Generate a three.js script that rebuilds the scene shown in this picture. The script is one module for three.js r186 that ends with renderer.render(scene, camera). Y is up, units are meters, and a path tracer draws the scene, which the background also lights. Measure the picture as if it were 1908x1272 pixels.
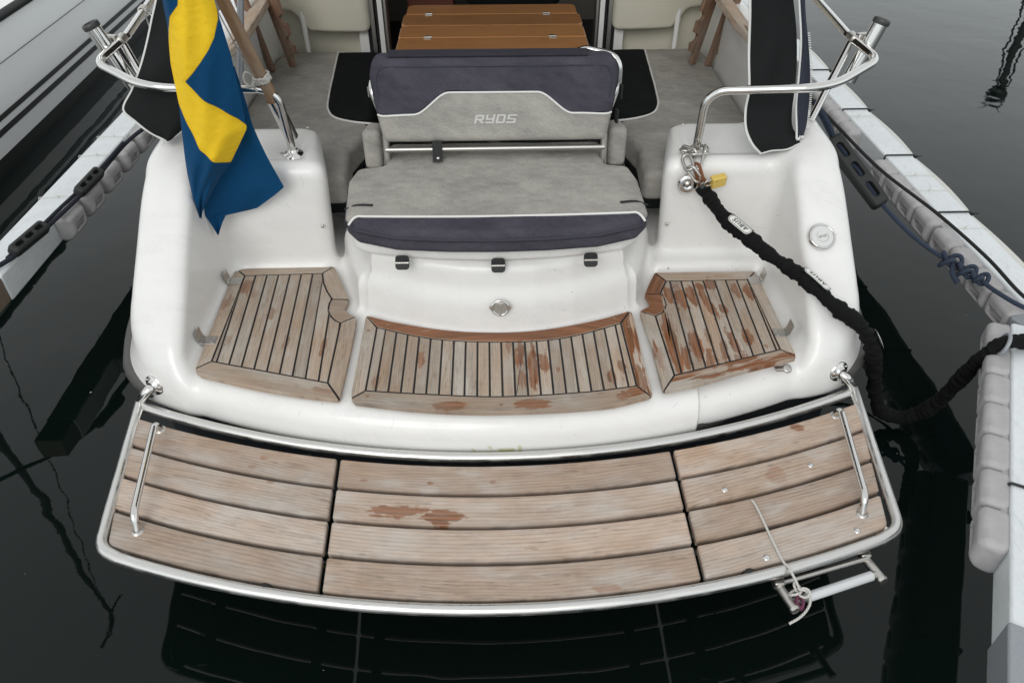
import * as THREE from 'three';
import { mergeGeometries } from 'three/addons/utils/BufferGeometryUtils.js';
import { RoundedBoxGeometry } from 'three/addons/geometries/RoundedBoxGeometry.js';

// ------------------------------------------------------------------ camera, sky, sun, exposure
const scene = new THREE.Scene();
const camera = new THREE.PerspectiveCamera(48.25, 1.5, 0.05, 600);
{
  const pitch = THREE.MathUtils.degToRad(39.2), yaw = THREE.MathUtils.degToRad(1.7);
  camera.position.set(-0.017, 2.10, 1.11);
  camera.lookAt(-0.017 + Math.sin(yaw) * Math.cos(pitch), 2.10 - Math.sin(pitch), 1.11 - Math.cos(yaw) * Math.cos(pitch));
}
const renderer = new THREE.WebGLRenderer({ antialias: true });
renderer.setSize(1024, 682);
renderer.toneMapping = THREE.LinearToneMapping;
renderer.toneMappingExposure = 1.04;
renderer.shadowMap.enabled = true;

// small deterministic noise toolbox
function rngOf(seed) { let a = seed >>> 0; return () => { a = (a + 0x6D2B79F5) >>> 0; let t = a; t = Math.imul(t ^ (t >>> 15), t | 1); t ^= t + Math.imul(t ^ (t >>> 7), t | 61); return ((t ^ (t >>> 14)) >>> 0) / 4294967296; }; }
function hash2(ix, iy, s) { let h = Math.imul(ix, 374761393) + Math.imul(iy, 668265263) + Math.imul(s, 1442695041); h = Math.imul(h ^ (h >>> 13), 1274126177); return ((h ^ (h >>> 16)) >>> 0) / 4294967296; }
function vnoise(x, y, s = 0) { const ix = Math.floor(x), iy = Math.floor(y); let fx = x - ix, fy = y - iy; fx = fx * fx * (3 - 2 * fx); fy = fy * fy * (3 - 2 * fy);
  const a = hash2(ix, iy, s), b = hash2(ix + 1, iy, s), c = hash2(ix, iy + 1, s), d = hash2(ix + 1, iy + 1, s);
  return a + (b - a) * fx + (c - a) * fy + (a - b - c + d) * fx * fy; }
function fbm(x, y, s = 0, o = 4) { let v = 0, a = 0.5, n = 0; for (let i = 0; i < o; i++) { v += a * vnoise(x, y, s + i * 17); n += a; a *= 0.5; x *= 2.03; y *= 2.03; } return v / n; }
function pn(u, v, px, py, s) { // value noise that repeats over the unit square
  const x = u * px, y = v * py;
  const ix = Math.floor(x), iy = Math.floor(y); let fx = x - ix, fy = y - iy; fx = fx * fx * fx * (fx * (fx * 6 - 15) + 10); fy = fy * fy * fy * (fy * (fy * 6 - 15) + 10);
  const w = (i) => ((i % px) + px) % px, h = (i) => ((i % py) + py) % py; const a = hash2(w(ix), h(iy), s), b = hash2(w(ix + 1), h(iy), s), c = hash2(w(ix), h(iy + 1), s), d = hash2(w(ix + 1), h(iy + 1), s);
  return a + (b - a) * fx + (c - a) * fy + (a - b - c + d) * fx * fy; }
const clamp = (x, a = 0, b = 1) => Math.min(b, Math.max(a, x));
const sstep = (a, b, x) => { const t = clamp((x - a) / (b - a)); return t * t * (3 - 2 * t); };
const lerp = (a, b, t) => a + (b - a) * t;

// overcast sky: one soft grey dome with faint cloud structure all round
{
  const W = 512, H = 256, d = new Float32Array(W * H * 4);
  for (let j = 0; j < H; j++) { const el = (j + 0.5) / H * Math.PI - Math.PI / 2;
    for (let i = 0; i < W; i++) { const az = (i + 0.5) / W * Math.PI * 2;
      const x = Math.cos(el) * Math.cos(az), y = Math.sin(el), z = Math.cos(el) * Math.sin(az);
      const c = fbm(x * 2.2 + 7 + z * 0.6, z * 2.2 + 5 + y * 1.4, 3, 4);
      let L = 0.77 * (1.0 + 0.46 * Math.exp(-Math.pow(Math.max(0, y) / 0.42, 2))) * (0.82 + 0.36 * c);
      if (y < 0) L *= 0.6;
      const k = (j * W + i) * 4; const hz = Math.exp(-Math.pow(Math.max(0, y) / 0.35, 2)); d[k] = L * (0.975 - 0.055 * hz); d[k + 1] = L; d[k + 2] = L * (1.012 + 0.005 * hz); d[k + 3] = 1; } }
  const t = new THREE.DataTexture(d, W, H, THREE.RGBAFormat, THREE.FloatType);
  t.mapping = THREE.EquirectangularReflectionMapping; t.magFilter = THREE.LinearFilter; t.minFilter = THREE.LinearFilter; t.needsUpdate = true;
  scene.background = t; scene.environment = t;
}
const sun = new THREE.DirectionalLight(new THREE.Color(1.0, 0.985, 0.96), 1.1);
sun.position.set(-2.6, 5.6, 7.4); sun.target.position.set(0, 0, -1); sun.castShadow = true; sun.shadow.radius = 60;
sun.shadow.camera.left = sun.shadow.camera.bottom = -8; sun.shadow.camera.right = sun.shadow.camera.top = 8; sun.shadow.camera.far = 40; sun.shadow.mapSize.set(2048, 2048);
scene.add(sun, sun.target);

// ------------------------------------------------------------------ helpers: naming, parts
const taken = {};
function numbered(n) { const k = taken[n] = (taken[n] ?? -1) + 1; return k ? n + '_' + String(k).padStart(3, '0') : n; }
function thing(name, label, category, group) { const o = new THREE.Group(); o.name = numbered(name); o.userData = { label, category }; if (group) o.userData.group = group; scene.add(o); return o; }
function mesh(name, geo, mat, parent) { const m = new THREE.Mesh(geo, mat); m.name = name; m.castShadow = m.receiveShadow = true; if (parent) parent.add(m); return m; }
function single(name, geo, mat, label, category, group) { const m = mesh(numbered(name), geo, mat); m.userData = { label, category }; if (group) m.userData.group = group; scene.add(m); return m; }
function grp(name, parent) { const g = new THREE.Group(); g.name = name; parent.add(g); return g; }
const V = (x, y, z) => new THREE.Vector3(x, y, z);
const A = (p) => Array.isArray(p) ? V(p[0], p[1], p[2]) : p;
function clean(g) { const o = new THREE.BufferGeometry(); const s = g.index ? g.toNonIndexed() : g; for (const k of ['position', 'normal', 'uv']) if (s.attributes[k]) o.setAttribute(k, s.attributes[k]); if (!o.attributes.uv) o.setAttribute('uv', new THREE.BufferAttribute(new Float32Array(o.attributes.position.count * 2), 2)); return o; }
const merge = (gs) => mergeGeometries(gs.map(clean), false);

// polyline with rounded corners
function fillet(pts, r, n = 8, closed = false) {
  pts = pts.map(A); const out = [], N = pts.length;
  for (let i = 0; i < N; i++) {
    const rr = Array.isArray(r) ? r[i] : r;
    if ((!closed && (i === 0 || i === N - 1)) || !rr) { out.push(pts[i].clone()); continue; }
    const p = pts[i], a = pts[(i + N - 1) % N].clone().sub(p), b = pts[(i + 1) % N].clone().sub(p), la = a.length(), lb = b.length(); a.normalize(); b.normalize();
    const ang = a.angleTo(b); if (ang > 3.1) { out.push(p.clone()); continue; }
    const cut = Math.min(rr / Math.tan(ang / 2), la * 0.49, lb * 0.49), rad = cut * Math.tan(ang / 2);
    const bis = a.clone().add(b).normalize(), c = p.clone().addScaledVector(bis, rad / Math.sin(ang / 2));
    const s = p.clone().addScaledVector(a, cut).sub(c), e = p.clone().addScaledVector(b, cut).sub(c), ax = new THREE.Vector3().crossVectors(s, e).normalize(), tot = s.angleTo(e);
    for (let k = 0; k <= n; k++) out.push(c.clone().add(s.clone().applyAxisAngle(ax, tot * k / n)));
  }
  return out;
}
function smooth(pts, n = 60, closed = false) { return new THREE.CatmullRomCurve3(pts.map(A), closed, 'centripetal').getSpacedPoints(n); }
// sweep a round section along a polyline; radius may be a function (t, angle, metres along)
function sweep(pts, r, radial = 12, closed = false, cap = true, squash = 1) {
  pts = pts.map(A); const N = pts.length, pos = [], nor = [], uv = [], idx = []; let len = 0; const T = [], L = [];
  for (let i = 0; i < N; i++) { const a = pts[closed ? (i + N - 1) % N : Math.max(0, i - 1)], b = pts[closed ? (i + 1) % N : Math.min(N - 1, i + 1)]; T.push(b.clone().sub(a).normalize()); if (i) len += pts[i].distanceTo(pts[i - 1]); L.push(len); }
  let n0 = Math.abs(T[0].y) < 0.9 ? V(0, 1, 0) : V(1, 0, 0); n0.addScaledVector(T[0], -n0.dot(T[0])).normalize();
  const M = closed ? N + 1 : N, frames = [];
  for (let q = 0; q < M; q++) { const i = q % N; if (q) { n0.addScaledVector(T[i], -n0.dot(T[i])).normalize(); }
    const bn = new THREE.Vector3().crossVectors(T[i], n0); frames.push([n0.clone(), bn]);
    for (let k = 0; k <= radial; k++) { const th = k / radial * Math.PI * 2, rad = typeof r === 'function' ? r(q / (M - 1), th, L[i]) : r, c = Math.cos(th), s = Math.sin(th);
      const d = n0.clone().multiplyScalar(c * squash).addScaledVector(bn, s); pos.push(pts[i].x + d.x * rad, pts[i].y + d.y * rad, pts[i].z + d.z * rad);
      const nn = n0.clone().multiplyScalar(c / squash).addScaledVector(bn, s).normalize(); nor.push(nn.x, nn.y, nn.z); uv.push(q === N && closed ? len : L[i], k / radial); } }
  for (let q = 0; q < M - 1; q++) for (let k = 0; k < radial; k++) { const a = q * (radial + 1) + k, b = a + radial + 1; idx.push(a, a + 1, b, b, a + 1, b + 1); }
  if (!closed && cap) for (const e of [0, N - 1]) { const c0 = pos.length / 3, p = pts[e], t = T[e].clone().multiplyScalar(e ? 1 : -1); pos.push(p.x, p.y, p.z); nor.push(t.x, t.y, t.z); uv.push(0, 0);
    for (let k = 0; k <= radial; k++) { const j = (e * (radial + 1) + k) * 3; pos.push(pos[j], pos[j + 1], pos[j + 2]); nor.push(t.x, t.y, t.z); uv.push(0, 0); }
    for (let k = 0; k < radial; k++) e ? idx.push(c0, c0 + 1 + k, c0 + 2 + k) : idx.push(c0, c0 + 2 + k, c0 + 1 + k); }
  const g = new THREE.BufferGeometry(); g.setAttribute('position', new THREE.Float32BufferAttribute(pos, 3)); g.setAttribute('normal', new THREE.Float32BufferAttribute(nor, 3)); g.setAttribute('uv', new THREE.Float32BufferAttribute(uv, 2)); g.setIndex(idx);
  if (typeof r === 'function') g.computeVertexNormals();
  return g;
}
// straight cylinder between two points
function bar(a, b, r, r2 = r, radial = 16) { return sweep([a, b], (t) => lerp(r, r2, t), radial); }
function boxAt(x, y, z, w, h, d, r = 0.004, ry = 0, rx = 0, rz = 0) { const g = new RoundedBoxGeometry(w, h, d, 2, Math.min(r, w / 2.1, h / 2.1, d / 2.1)); g.applyMatrix4(new THREE.Matrix4().makeRotationFromEuler(new THREE.Euler(rx, ry, rz))); g.translate(x, y, z); return g; }
// lathe placed at p with axis along n
function latheAt(profile, p, n, seg = 28) { const g = new THREE.LatheGeometry(profile.map(q => new THREE.Vector2(q[0], q[1])), seg); g.applyQuaternion(new THREE.Quaternion().setFromUnitVectors(V(0, 1, 0), A(n).clone().normalize())); const c = A(p); g.translate(c.x, c.y, c.z); return g; }

// implicit surface -> mesh (surface nets with vertices pulled onto the surface)
function nets(f, lo, hi, cell) {
  const n = [0, 1, 2].map(i => Math.ceil((hi[i] - lo[i]) / cell) + 1), [nx, ny, nz] = n, S = new Float32Array(nx * ny * nz);
  for (let k = 0, q = 0; k < nz; k++) for (let j = 0; j < ny; j++) for (let i = 0; i < nx; i++, q++) S[q] = f(lo[0] + i * cell, lo[1] + j * cell, lo[2] + k * cell);
  const id = new Int32Array(nx * ny * nz).fill(-1), pos = [], idx = [], sx = 1, sy = nx, sz = nx * ny;
  const E = [[0, 1], [0, 2], [0, 4], [1, 3], [1, 5], [2, 3], [2, 6], [3, 7], [4, 5], [4, 6], [5, 7], [6, 7]], off = [0, sx, sy, sx + sy, sz, sx + sz, sy + sz, sx + sy + sz];
  for (let k = 0; k < nz - 1; k++) for (let j = 0; j < ny - 1; j++) for (let i = 0; i < nx - 1; i++) { const q = i + j * sy + k * sz; let m = 0; for (let c = 0; c < 8; c++) if (S[q + off[c]] < 0) m |= 1 << c; if (m === 0 || m === 255) continue;
    let px = 0, py = 0, pz = 0, cnt = 0; for (const [a, b] of E) { const va = S[q + off[a]], vb = S[q + off[b]]; if ((va < 0) === (vb < 0)) continue; const t = va / (va - vb);
      px += (a & 1) + t * ((b & 1) - (a & 1)); py += (a >> 1 & 1) + t * ((b >> 1 & 1) - (a >> 1 & 1)); pz += (a >> 2 & 1) + t * ((b >> 2 & 1) - (a >> 2 & 1)); cnt++; }
    id[q] = pos.length / 3; pos.push(lo[0] + (i + px / cnt) * cell, lo[1] + (j + py / cnt) * cell, lo[2] + (k + pz / cnt) * cell); }
  const quad = (a, b, c, d, flip) => { if (a < 0 || b < 0 || c < 0 || d < 0) return; flip ? idx.push(a, c, b, b, c, d) : idx.push(a, b, c, b, d, c); };
  for (let k = 1; k < nz - 1; k++) for (let j = 1; j < ny - 1; j++) for (let i = 1; i < nx - 1; i++) { const q = i + j * sy + k * sz, s = S[q] < 0;
    if (s !== (S[q + sx] < 0)) quad(id[q - sy - sz], id[q - sz], id[q - sy], id[q], !s);
    if (s !== (S[q + sy] < 0)) quad(id[q - sx - sz], id[q - sx], id[q - sz], id[q], !s);
    if (s !== (S[q + sz] < 0)) quad(id[q - sx - sy], id[q - sy], id[q - sx], id[q], !s); }
  const e = cell * 0.15, nor = new Float32Array(pos.length);
  for (let v = 0; v < pos.length; v += 3) { let x = pos[v], y = pos[v + 1], z = pos[v + 2], gx, gy, gz;
    for (let it = 0; it < 4; it++) { const d = f(x, y, z); gx = (f(x + e, y, z) - f(x - e, y, z)) / (2 * e); gy = (f(x, y + e, z) - f(x, y - e, z)) / (2 * e); gz = (f(x, y, z + e) - f(x, y, z - e)) / (2 * e); const g2 = gx * gx + gy * gy + gz * gz + 1e-9; if (it === 3) break;
      const st = clamp(d / g2, -cell * 0.5, cell * 0.5) * 0.9; x -= gx * st; y -= gy * st; z -= gz * st; }
    pos[v] = x; pos[v + 1] = y; pos[v + 2] = z; const l = Math.hypot(gx, gy, gz) || 1; nor[v] = gx / l; nor[v + 1] = gy / l; nor[v + 2] = gz / l; }
  const g = new THREE.BufferGeometry(); g.setAttribute('position', new THREE.Float32BufferAttribute(pos, 3)); g.setAttribute('normal', new THREE.BufferAttribute(nor, 3)); g.setIndex(idx);
  const uv = new Float32Array(pos.length / 3 * 2); for (let v = 0; v < uv.length / 2; v++) { uv[v * 2] = pos[v * 3] + 0.9 * pos[v * 3 + 1]; uv[v * 2 + 1] = pos[v * 3 + 2] - 0.9 * pos[v * 3 + 1]; } g.setAttribute('uv', new THREE.BufferAttribute(uv, 2));
  return g;
}
const smin = (a, b, k) => { const h = Math.max(k - Math.abs(a - b), 0) / k; return Math.min(a, b) - h * h * k * 0.25; };
const smax = (a, b, k) => -smin(-a, -b, k);
function polySdf(P, x, y) { let d = 1e9, s = 1; for (let i = 0, j = P.length - 1; i < P.length; j = i++) { const ex = P[j][0] - P[i][0], ey = P[j][1] - P[i][1], wx = x - P[i][0], wy = y - P[i][1], t = clamp((wx * ex + wy * ey) / (ex * ex + ey * ey)); const bx = wx - ex * t, by = wy - ey * t; d = Math.min(d, bx * bx + by * by);
  const c1 = y >= P[i][1], c2 = y < P[j][1], c3 = ex * wy > ey * wx; if ((c1 && c2 && c3) || (!c1 && !c2 && !c3)) s = -s; } return s * Math.sqrt(d); }
function roundPoly(P, r, n = 5) { return fillet(P.map(p => V(p[0], 0, p[1])), r, n, true).map(v => [v.x, v.z]); }

// ------------------------------------------------------------------ materials
const C = (r, g, b) => new THREE.Color().setRGB(r, g, b);
function tex(W, H, fn, srgb = false, repeat = true) { const d = new Uint8Array(W * H * 4); for (let j = 0; j < H; j++) for (let i = 0; i < W; i++) { const c = fn(i / W, j / H, i, j), k = (j * W + i) * 4; if (typeof c === 'number') d[k] = d[k + 1] = d[k + 2] = clamp(c) * 255; else { d[k] = clamp(c[0]) * 255; d[k + 1] = clamp(c[1]) * 255; d[k + 2] = clamp(c[2]) * 255; } d[k + 3] = 255; }
  const t = new THREE.DataTexture(d, W, H); t.magFilter = THREE.LinearFilter; t.minFilter = THREE.LinearMipmapLinearFilter; t.generateMipmaps = true; if (repeat) t.wrapS = t.wrapT = THREE.RepeatWrapping; if (srgb) t.colorSpace = THREE.SRGBColorSpace; t.needsUpdate = true; return t; }
const enc = (l) => l <= 0.0031308 ? 12.92 * l : 1.055 * Math.pow(l, 1 / 2.4) - 0.055;
const encC = (c) => [enc(clamp(c[0])), enc(clamp(c[1])), enc(clamp(c[2]))];
const rep = (t, u, v) => { const c = t.clone(); c.repeat.set(u, v); c.needsUpdate = true; return c; };
const std = (o) => new THREE.MeshStandardMaterial(o);
const phy = (o) => new THREE.MeshPhysicalMaterial(o);

// gelcoat: faint mottling, specks of dirt and hair scratches, 1.2 m per tile
const rs = rngOf(11), specks = []; for (let i = 0; i < 70; i++) specks.push([rs(), rs(), 0.0006 + rs() * rs() * 0.0018, 0.35 + rs() * 0.5]);
const scuffs = []; for (let i = 0; i < 26; i++) { const t = rs() * 6.28; scuffs.push([rs(), rs(), Math.cos(t), Math.sin(t), 0.006 + rs() * 0.03, 0.0004 + rs() * 0.0005, (rs() - 0.5) * 12, 0.80 + rs() * 0.13]); }
const gelMap = tex(1024, 1024, (u, v) => { let m = 0.96 + 0.03 * pn(u, v, 6, 6, 1) + 0.025 * pn(u, v, 40, 40, 2) - 0.05 * sstep(0.66, 0.85, pn(u, v, 9, 22, 4)) * pn(u, v, 120, 120, 6); let k = 1; for (const s of scuffs) { const dx = u - s[0], dy = v - s[1], a = dx * s[2] + dy * s[3], b = -dx * s[3] + dy * s[2]; if (Math.abs(a) < s[4] && Math.abs(b + s[6] * a * a) < s[5]) k = Math.min(k, s[7]); }
  for (const s of specks) { const dx = u - s[0], dy = v - s[1], d = dx * dx + dy * dy; if (d < s[2] * s[2]) k = Math.min(k, 1 - s[3]); }
  return encC([0.775 * m * k, 0.765 * m * k, 0.745 * m * k]); }, true);
const gelRough = tex(512, 512, (u, v) => 0.30 + 0.25 * pn(u, v, 12, 12, 8) + 0.12 * pn(u, v, 60, 60, 9));
const M = {};
M.gel = phy({ map: rep(gelMap, 0.83, 0.83), roughnessMap: rep(gelRough, 1, 1), roughness: 0.9, clearcoat: 0.4, clearcoatRoughness: 0.12 });
const nonslip = tex(256, 256, (u, v) => 0.5 + 0.5 * Math.sin(u * Math.PI * 2 * 32) * Math.sin(v * Math.PI * 2 * 32));
M.gelTex = phy({ map: rep(gelMap, 0.83, 0.83), roughness: 0.55, bumpMap: rep(nonslip, 5, 5), bumpScale: 0.0012 });
M.cream = phy({ color: C(0.66, 0.63, 0.52), roughness: 0.45 });
const steelR = tex(256, 256, (u, v) => 0.3 + 0.5 * pn(u, v, 24, 10, 31) + 0.25 * pn(u, v, 96, 96, 32));
M.steel = std({ color: C(0.70, 0.69, 0.67), metalness: 1, roughness: 0.16 });
M.steelWorn = std({ color: C(0.70, 0.69, 0.67), metalness: 1, roughness: 0.55, roughnessMap: rep(steelR, 1.3, 1) });
M.steelDull = std({ color: C(0.55, 0.53, 0.50), metalness: 1, roughness: 0.38 });
M.black = std({ color: C(0.008, 0.008, 0.009), roughness: 0.55 });
M.rubber = std({ color: C(0.016, 0.0165, 0.017), roughness: 0.65 });
M.railGrey = std({ color: C(0.075, 0.073, 0.07), roughness: 0.6, bumpMap: steelR, bumpScale: 0.0006 });
M.hull = phy({ color: C(0.02, 0.022, 0.026), roughness: 0.3 });
// suede upholstery: blotchy nap
const suede = (r, g, b, amt, s) => tex(1024, 1024, (u, v) => { const n = 0.5 * pn(u, v, 7, 7, s) + 0.3 * pn(u, v, 22, 30, s + 1) + 0.2 * pn(u, v, 80, 80, s + 2), f = pn(u, v, 300, 300, s + 3); const k = 1 + amt * (n - 0.5) * 2 + 0.12 * (f - 0.5); return encC([r * k, g * k, b * k * (1 - 0.03 * n)]); }, true);
const weave = tex(512, 512, (u, v) => 0.5 + 0.35 * (pn(u, v, 128, 128, 41) - 0.5) + 0.5 * (pn(u, v, 9, 14, 42) - 0.5));
const cloth = (map, extra = {}) => phy({ map: rep(map, 1.6, 1.6), roughness: 0.95, sheen: 0.1, sheenRoughness: 0.6, specularIntensity: 0.25, bumpMap: rep(weave, 2.2, 2.2), bumpScale: 0.004, ...extra });
M.greySuede = cloth(suede(0.350, 0.335, 0.310, 0.27, 51));
M.navySuede = cloth(suede(0.064, 0.061, 0.079, 0.30, 61));
M.blackSuede = cloth(suede(0.010, 0.0115, 0.012, 0.22, 71), { sheen: 0.05 });
M.piping = std({ color: C(0.72, 0.71, 0.69), roughness: 0.7 });
M.navyPiping = std({ color: C(0.04, 0.04, 0.055), roughness: 0.9 });
M.canvas = phy({ color: C(0.0085, 0.0095, 0.010), roughness: 0.8, specularIntensity: 0.4, bumpMap: rep(weave, 9, 9), bumpScale: 0.0012, side: THREE.DoubleSide });
M.navyStrip = phy({ color: C(0.014, 0.018, 0.032), roughness: 0.8, side: THREE.DoubleSide });
M.whiteTrim = std({ color: C(0.62, 0.62, 0.60), roughness: 0.75, side: THREE.DoubleSide });
const ropeB = tex(128, 128, (u, v) => 0.5 + 0.5 * Math.sin((u + v) * Math.PI * 8));
const rope = (c) => std({ color: c, roughness: 0.9, bumpMap: rep(ropeB, 26, 1), bumpScale: 0.0016 });
M.whiteRope = rope(C(0.66, 0.64, 0.60)); M.blueRope = rope(C(0.024, 0.036, 0.062)); M.darkRope = rope(C(0.012, 0.015, 0.026)); M.blackRope = rope(C(0.012, 0.012, 0.012));
const galvC = tex(512, 512, (u, v) => { const n = pn(u, v, 10, 10, 81), f = pn(u, v, 70, 70, 82), s = sstep(0.7, 0.95, pn(u, v, 26, 140, 83)); const k = 0.95 + 0.07 * n + 0.05 * f - 0.09 * s; return encC([0.70 * k, 0.73 * k, 0.745 * k]); }, true);
M.boom = std({ map: rep(galvC, 1.5, 1.5), roughness: 0.5, metalness: 0.1 });
M.galv = std({ color: C(0.42, 0.43, 0.45), map: rep(galvC, 3, 3), roughness: 0.5, metalness: 0.25 });
M.rust = std({ color: C(0.16, 0.12, 0.09), roughness: 0.8, bumpMap: steelR, bumpScale: 0.001 });
M.rustLink = std({ color: C(0.20, 0.075, 0.03), roughness: 0.75, metalness: 0.3, bumpMap: rep(steelR, 8, 2), bumpScale: 0.001 });
const fendC = tex(256, 256, (u, v) => { const k = 0.92 + 0.12 * pn(u, v, 9, 9, 91) + 0.06 * pn(u, v, 60, 60, 92); const gr = sstep(0.60, 0.78, pn(u, v, 5, 13, 93)) * pn(u, v, 40, 40, 94) * 0.12; return encC([0.385 * k * (1 - gr), 0.372 * k * (1 - gr), 0.375 * k * (1 - gr * 1.1)]); }, true);
M.fender = std({ map: rep(fendC, 2, 2), roughness: 0.55 });
M.tie = std({ color: C(0.6, 0.6, 0.56), roughness: 0.5 });
M.brass = std({ color: C(0.78, 0.56, 0.14), roughness: 0.42, metalness: 0.35 });

// water
const waveB = tex(1024, 1024, (u, v) => 0.55 * pn(u, v, 7, 9, 101) + 0.3 * pn(u, v, 17, 15, 102) + 0.15 * pn(u, v, 36, 41, 103));
M.water = phy({ color: C(0.0028, 0.0062, 0.0052), roughness: 0.015, ior: 1.333, bumpMap: rep(waveB, 0.32, 0.32), bumpScale: 0.0022 });
{ const g = new THREE.PlaneGeometry(500, 500); g.rotateX(-Math.PI / 2); const uv = g.attributes.uv; for (let i = 0; i < 4; i++) uv.setXY(i, uv.getX(i) * 500, uv.getY(i) * 500);
  const w = mesh('water', g, M.water, scene); w.userData.kind = 'structure'; }

{ const R = rngOf(77), gs = []; for (let i = 0; i < 46; i++) { const x = (R() - 0.5) * 5.2, z = 0.4 - R() * 3.4, r = 0.0012 + R() * R() * 0.004, g = new THREE.CircleGeometry(r, 6).rotateX(-Math.PI / 2).scale(1, 1, 0.5 + R()).translate(x, 0.003, z); gs.push(g); } const f = mesh('floating_specks', merge(gs), std({ color: C(0.42, 0.41, 0.36), roughness: 0.9 }), scene); f.userData = { kind: 'stuff', label: 'tiny pale specks floating on the dark water', category: 'debris' }; }

// ------------------------------------------------------------------ teak: one texture window per panel, painted plank by plank
function inPoly(P, x, y) { let s = false; for (let i = 0, j = P.length - 1; i < P.length; j = i++) if ((P[i][1] > y) !== (P[j][1] > y) && x < (P[j][0] - P[i][0]) * (y - P[i][1]) / (P[j][1] - P[i][1]) + P[i][0]) s = !s; return s; }
function area(P) { let a = 0; for (let i = 0, j = P.length - 1; i < P.length; j = i++) a += P[j][0] * P[i][1] - P[i][0] * P[j][1]; return a / 2; }
function inset(P, d) { const s = area(P) > 0 ? 1 : -1, n = P.length, out = []; for (let i = 0; i < n; i++) { const a = P[(i + n - 1) % n], b = P[i], c = P[(i + 1) % n]; const u = [b[0] - a[0], b[1] - a[1]], v = [c[0] - b[0], c[1] - b[1]], lu = Math.hypot(...u) || 1, lv = Math.hypot(...v) || 1, n1 = [-u[1] / lu * s, u[0] / lu * s], n2 = [-v[1] / lv * s, v[0] / lv * s]; const k = 1 + n1[0] * n2[0] + n1[1] * n2[1]; const m = k < 0.3 ? 1 / 0.3 : 1 / k; out.push([b[0] + (n1[0] + n2[0]) * m * d, b[1] + (n1[1] + n2[1]) * m * d]); } return out; }
function clipBand(P, fn, lo, hi) { for (const [sg, lim] of [[1, lo], [-1, -hi]]) { const out = []; for (let i = 0; i < P.length; i++) { const a = P[i], b = P[(i + 1) % P.length], fa = sg * fn(a) - lim, fb = sg * fn(b) - lim; if (fa >= 0) out.push(a); if ((fa >= 0) !== (fb >= 0)) { const t = fa / (fa - fb); out.push([lerp(a[0], b[0], t), lerp(a[1], b[1], t)]); } } P = out; if (P.length < 3) return []; } return P; }
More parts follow.
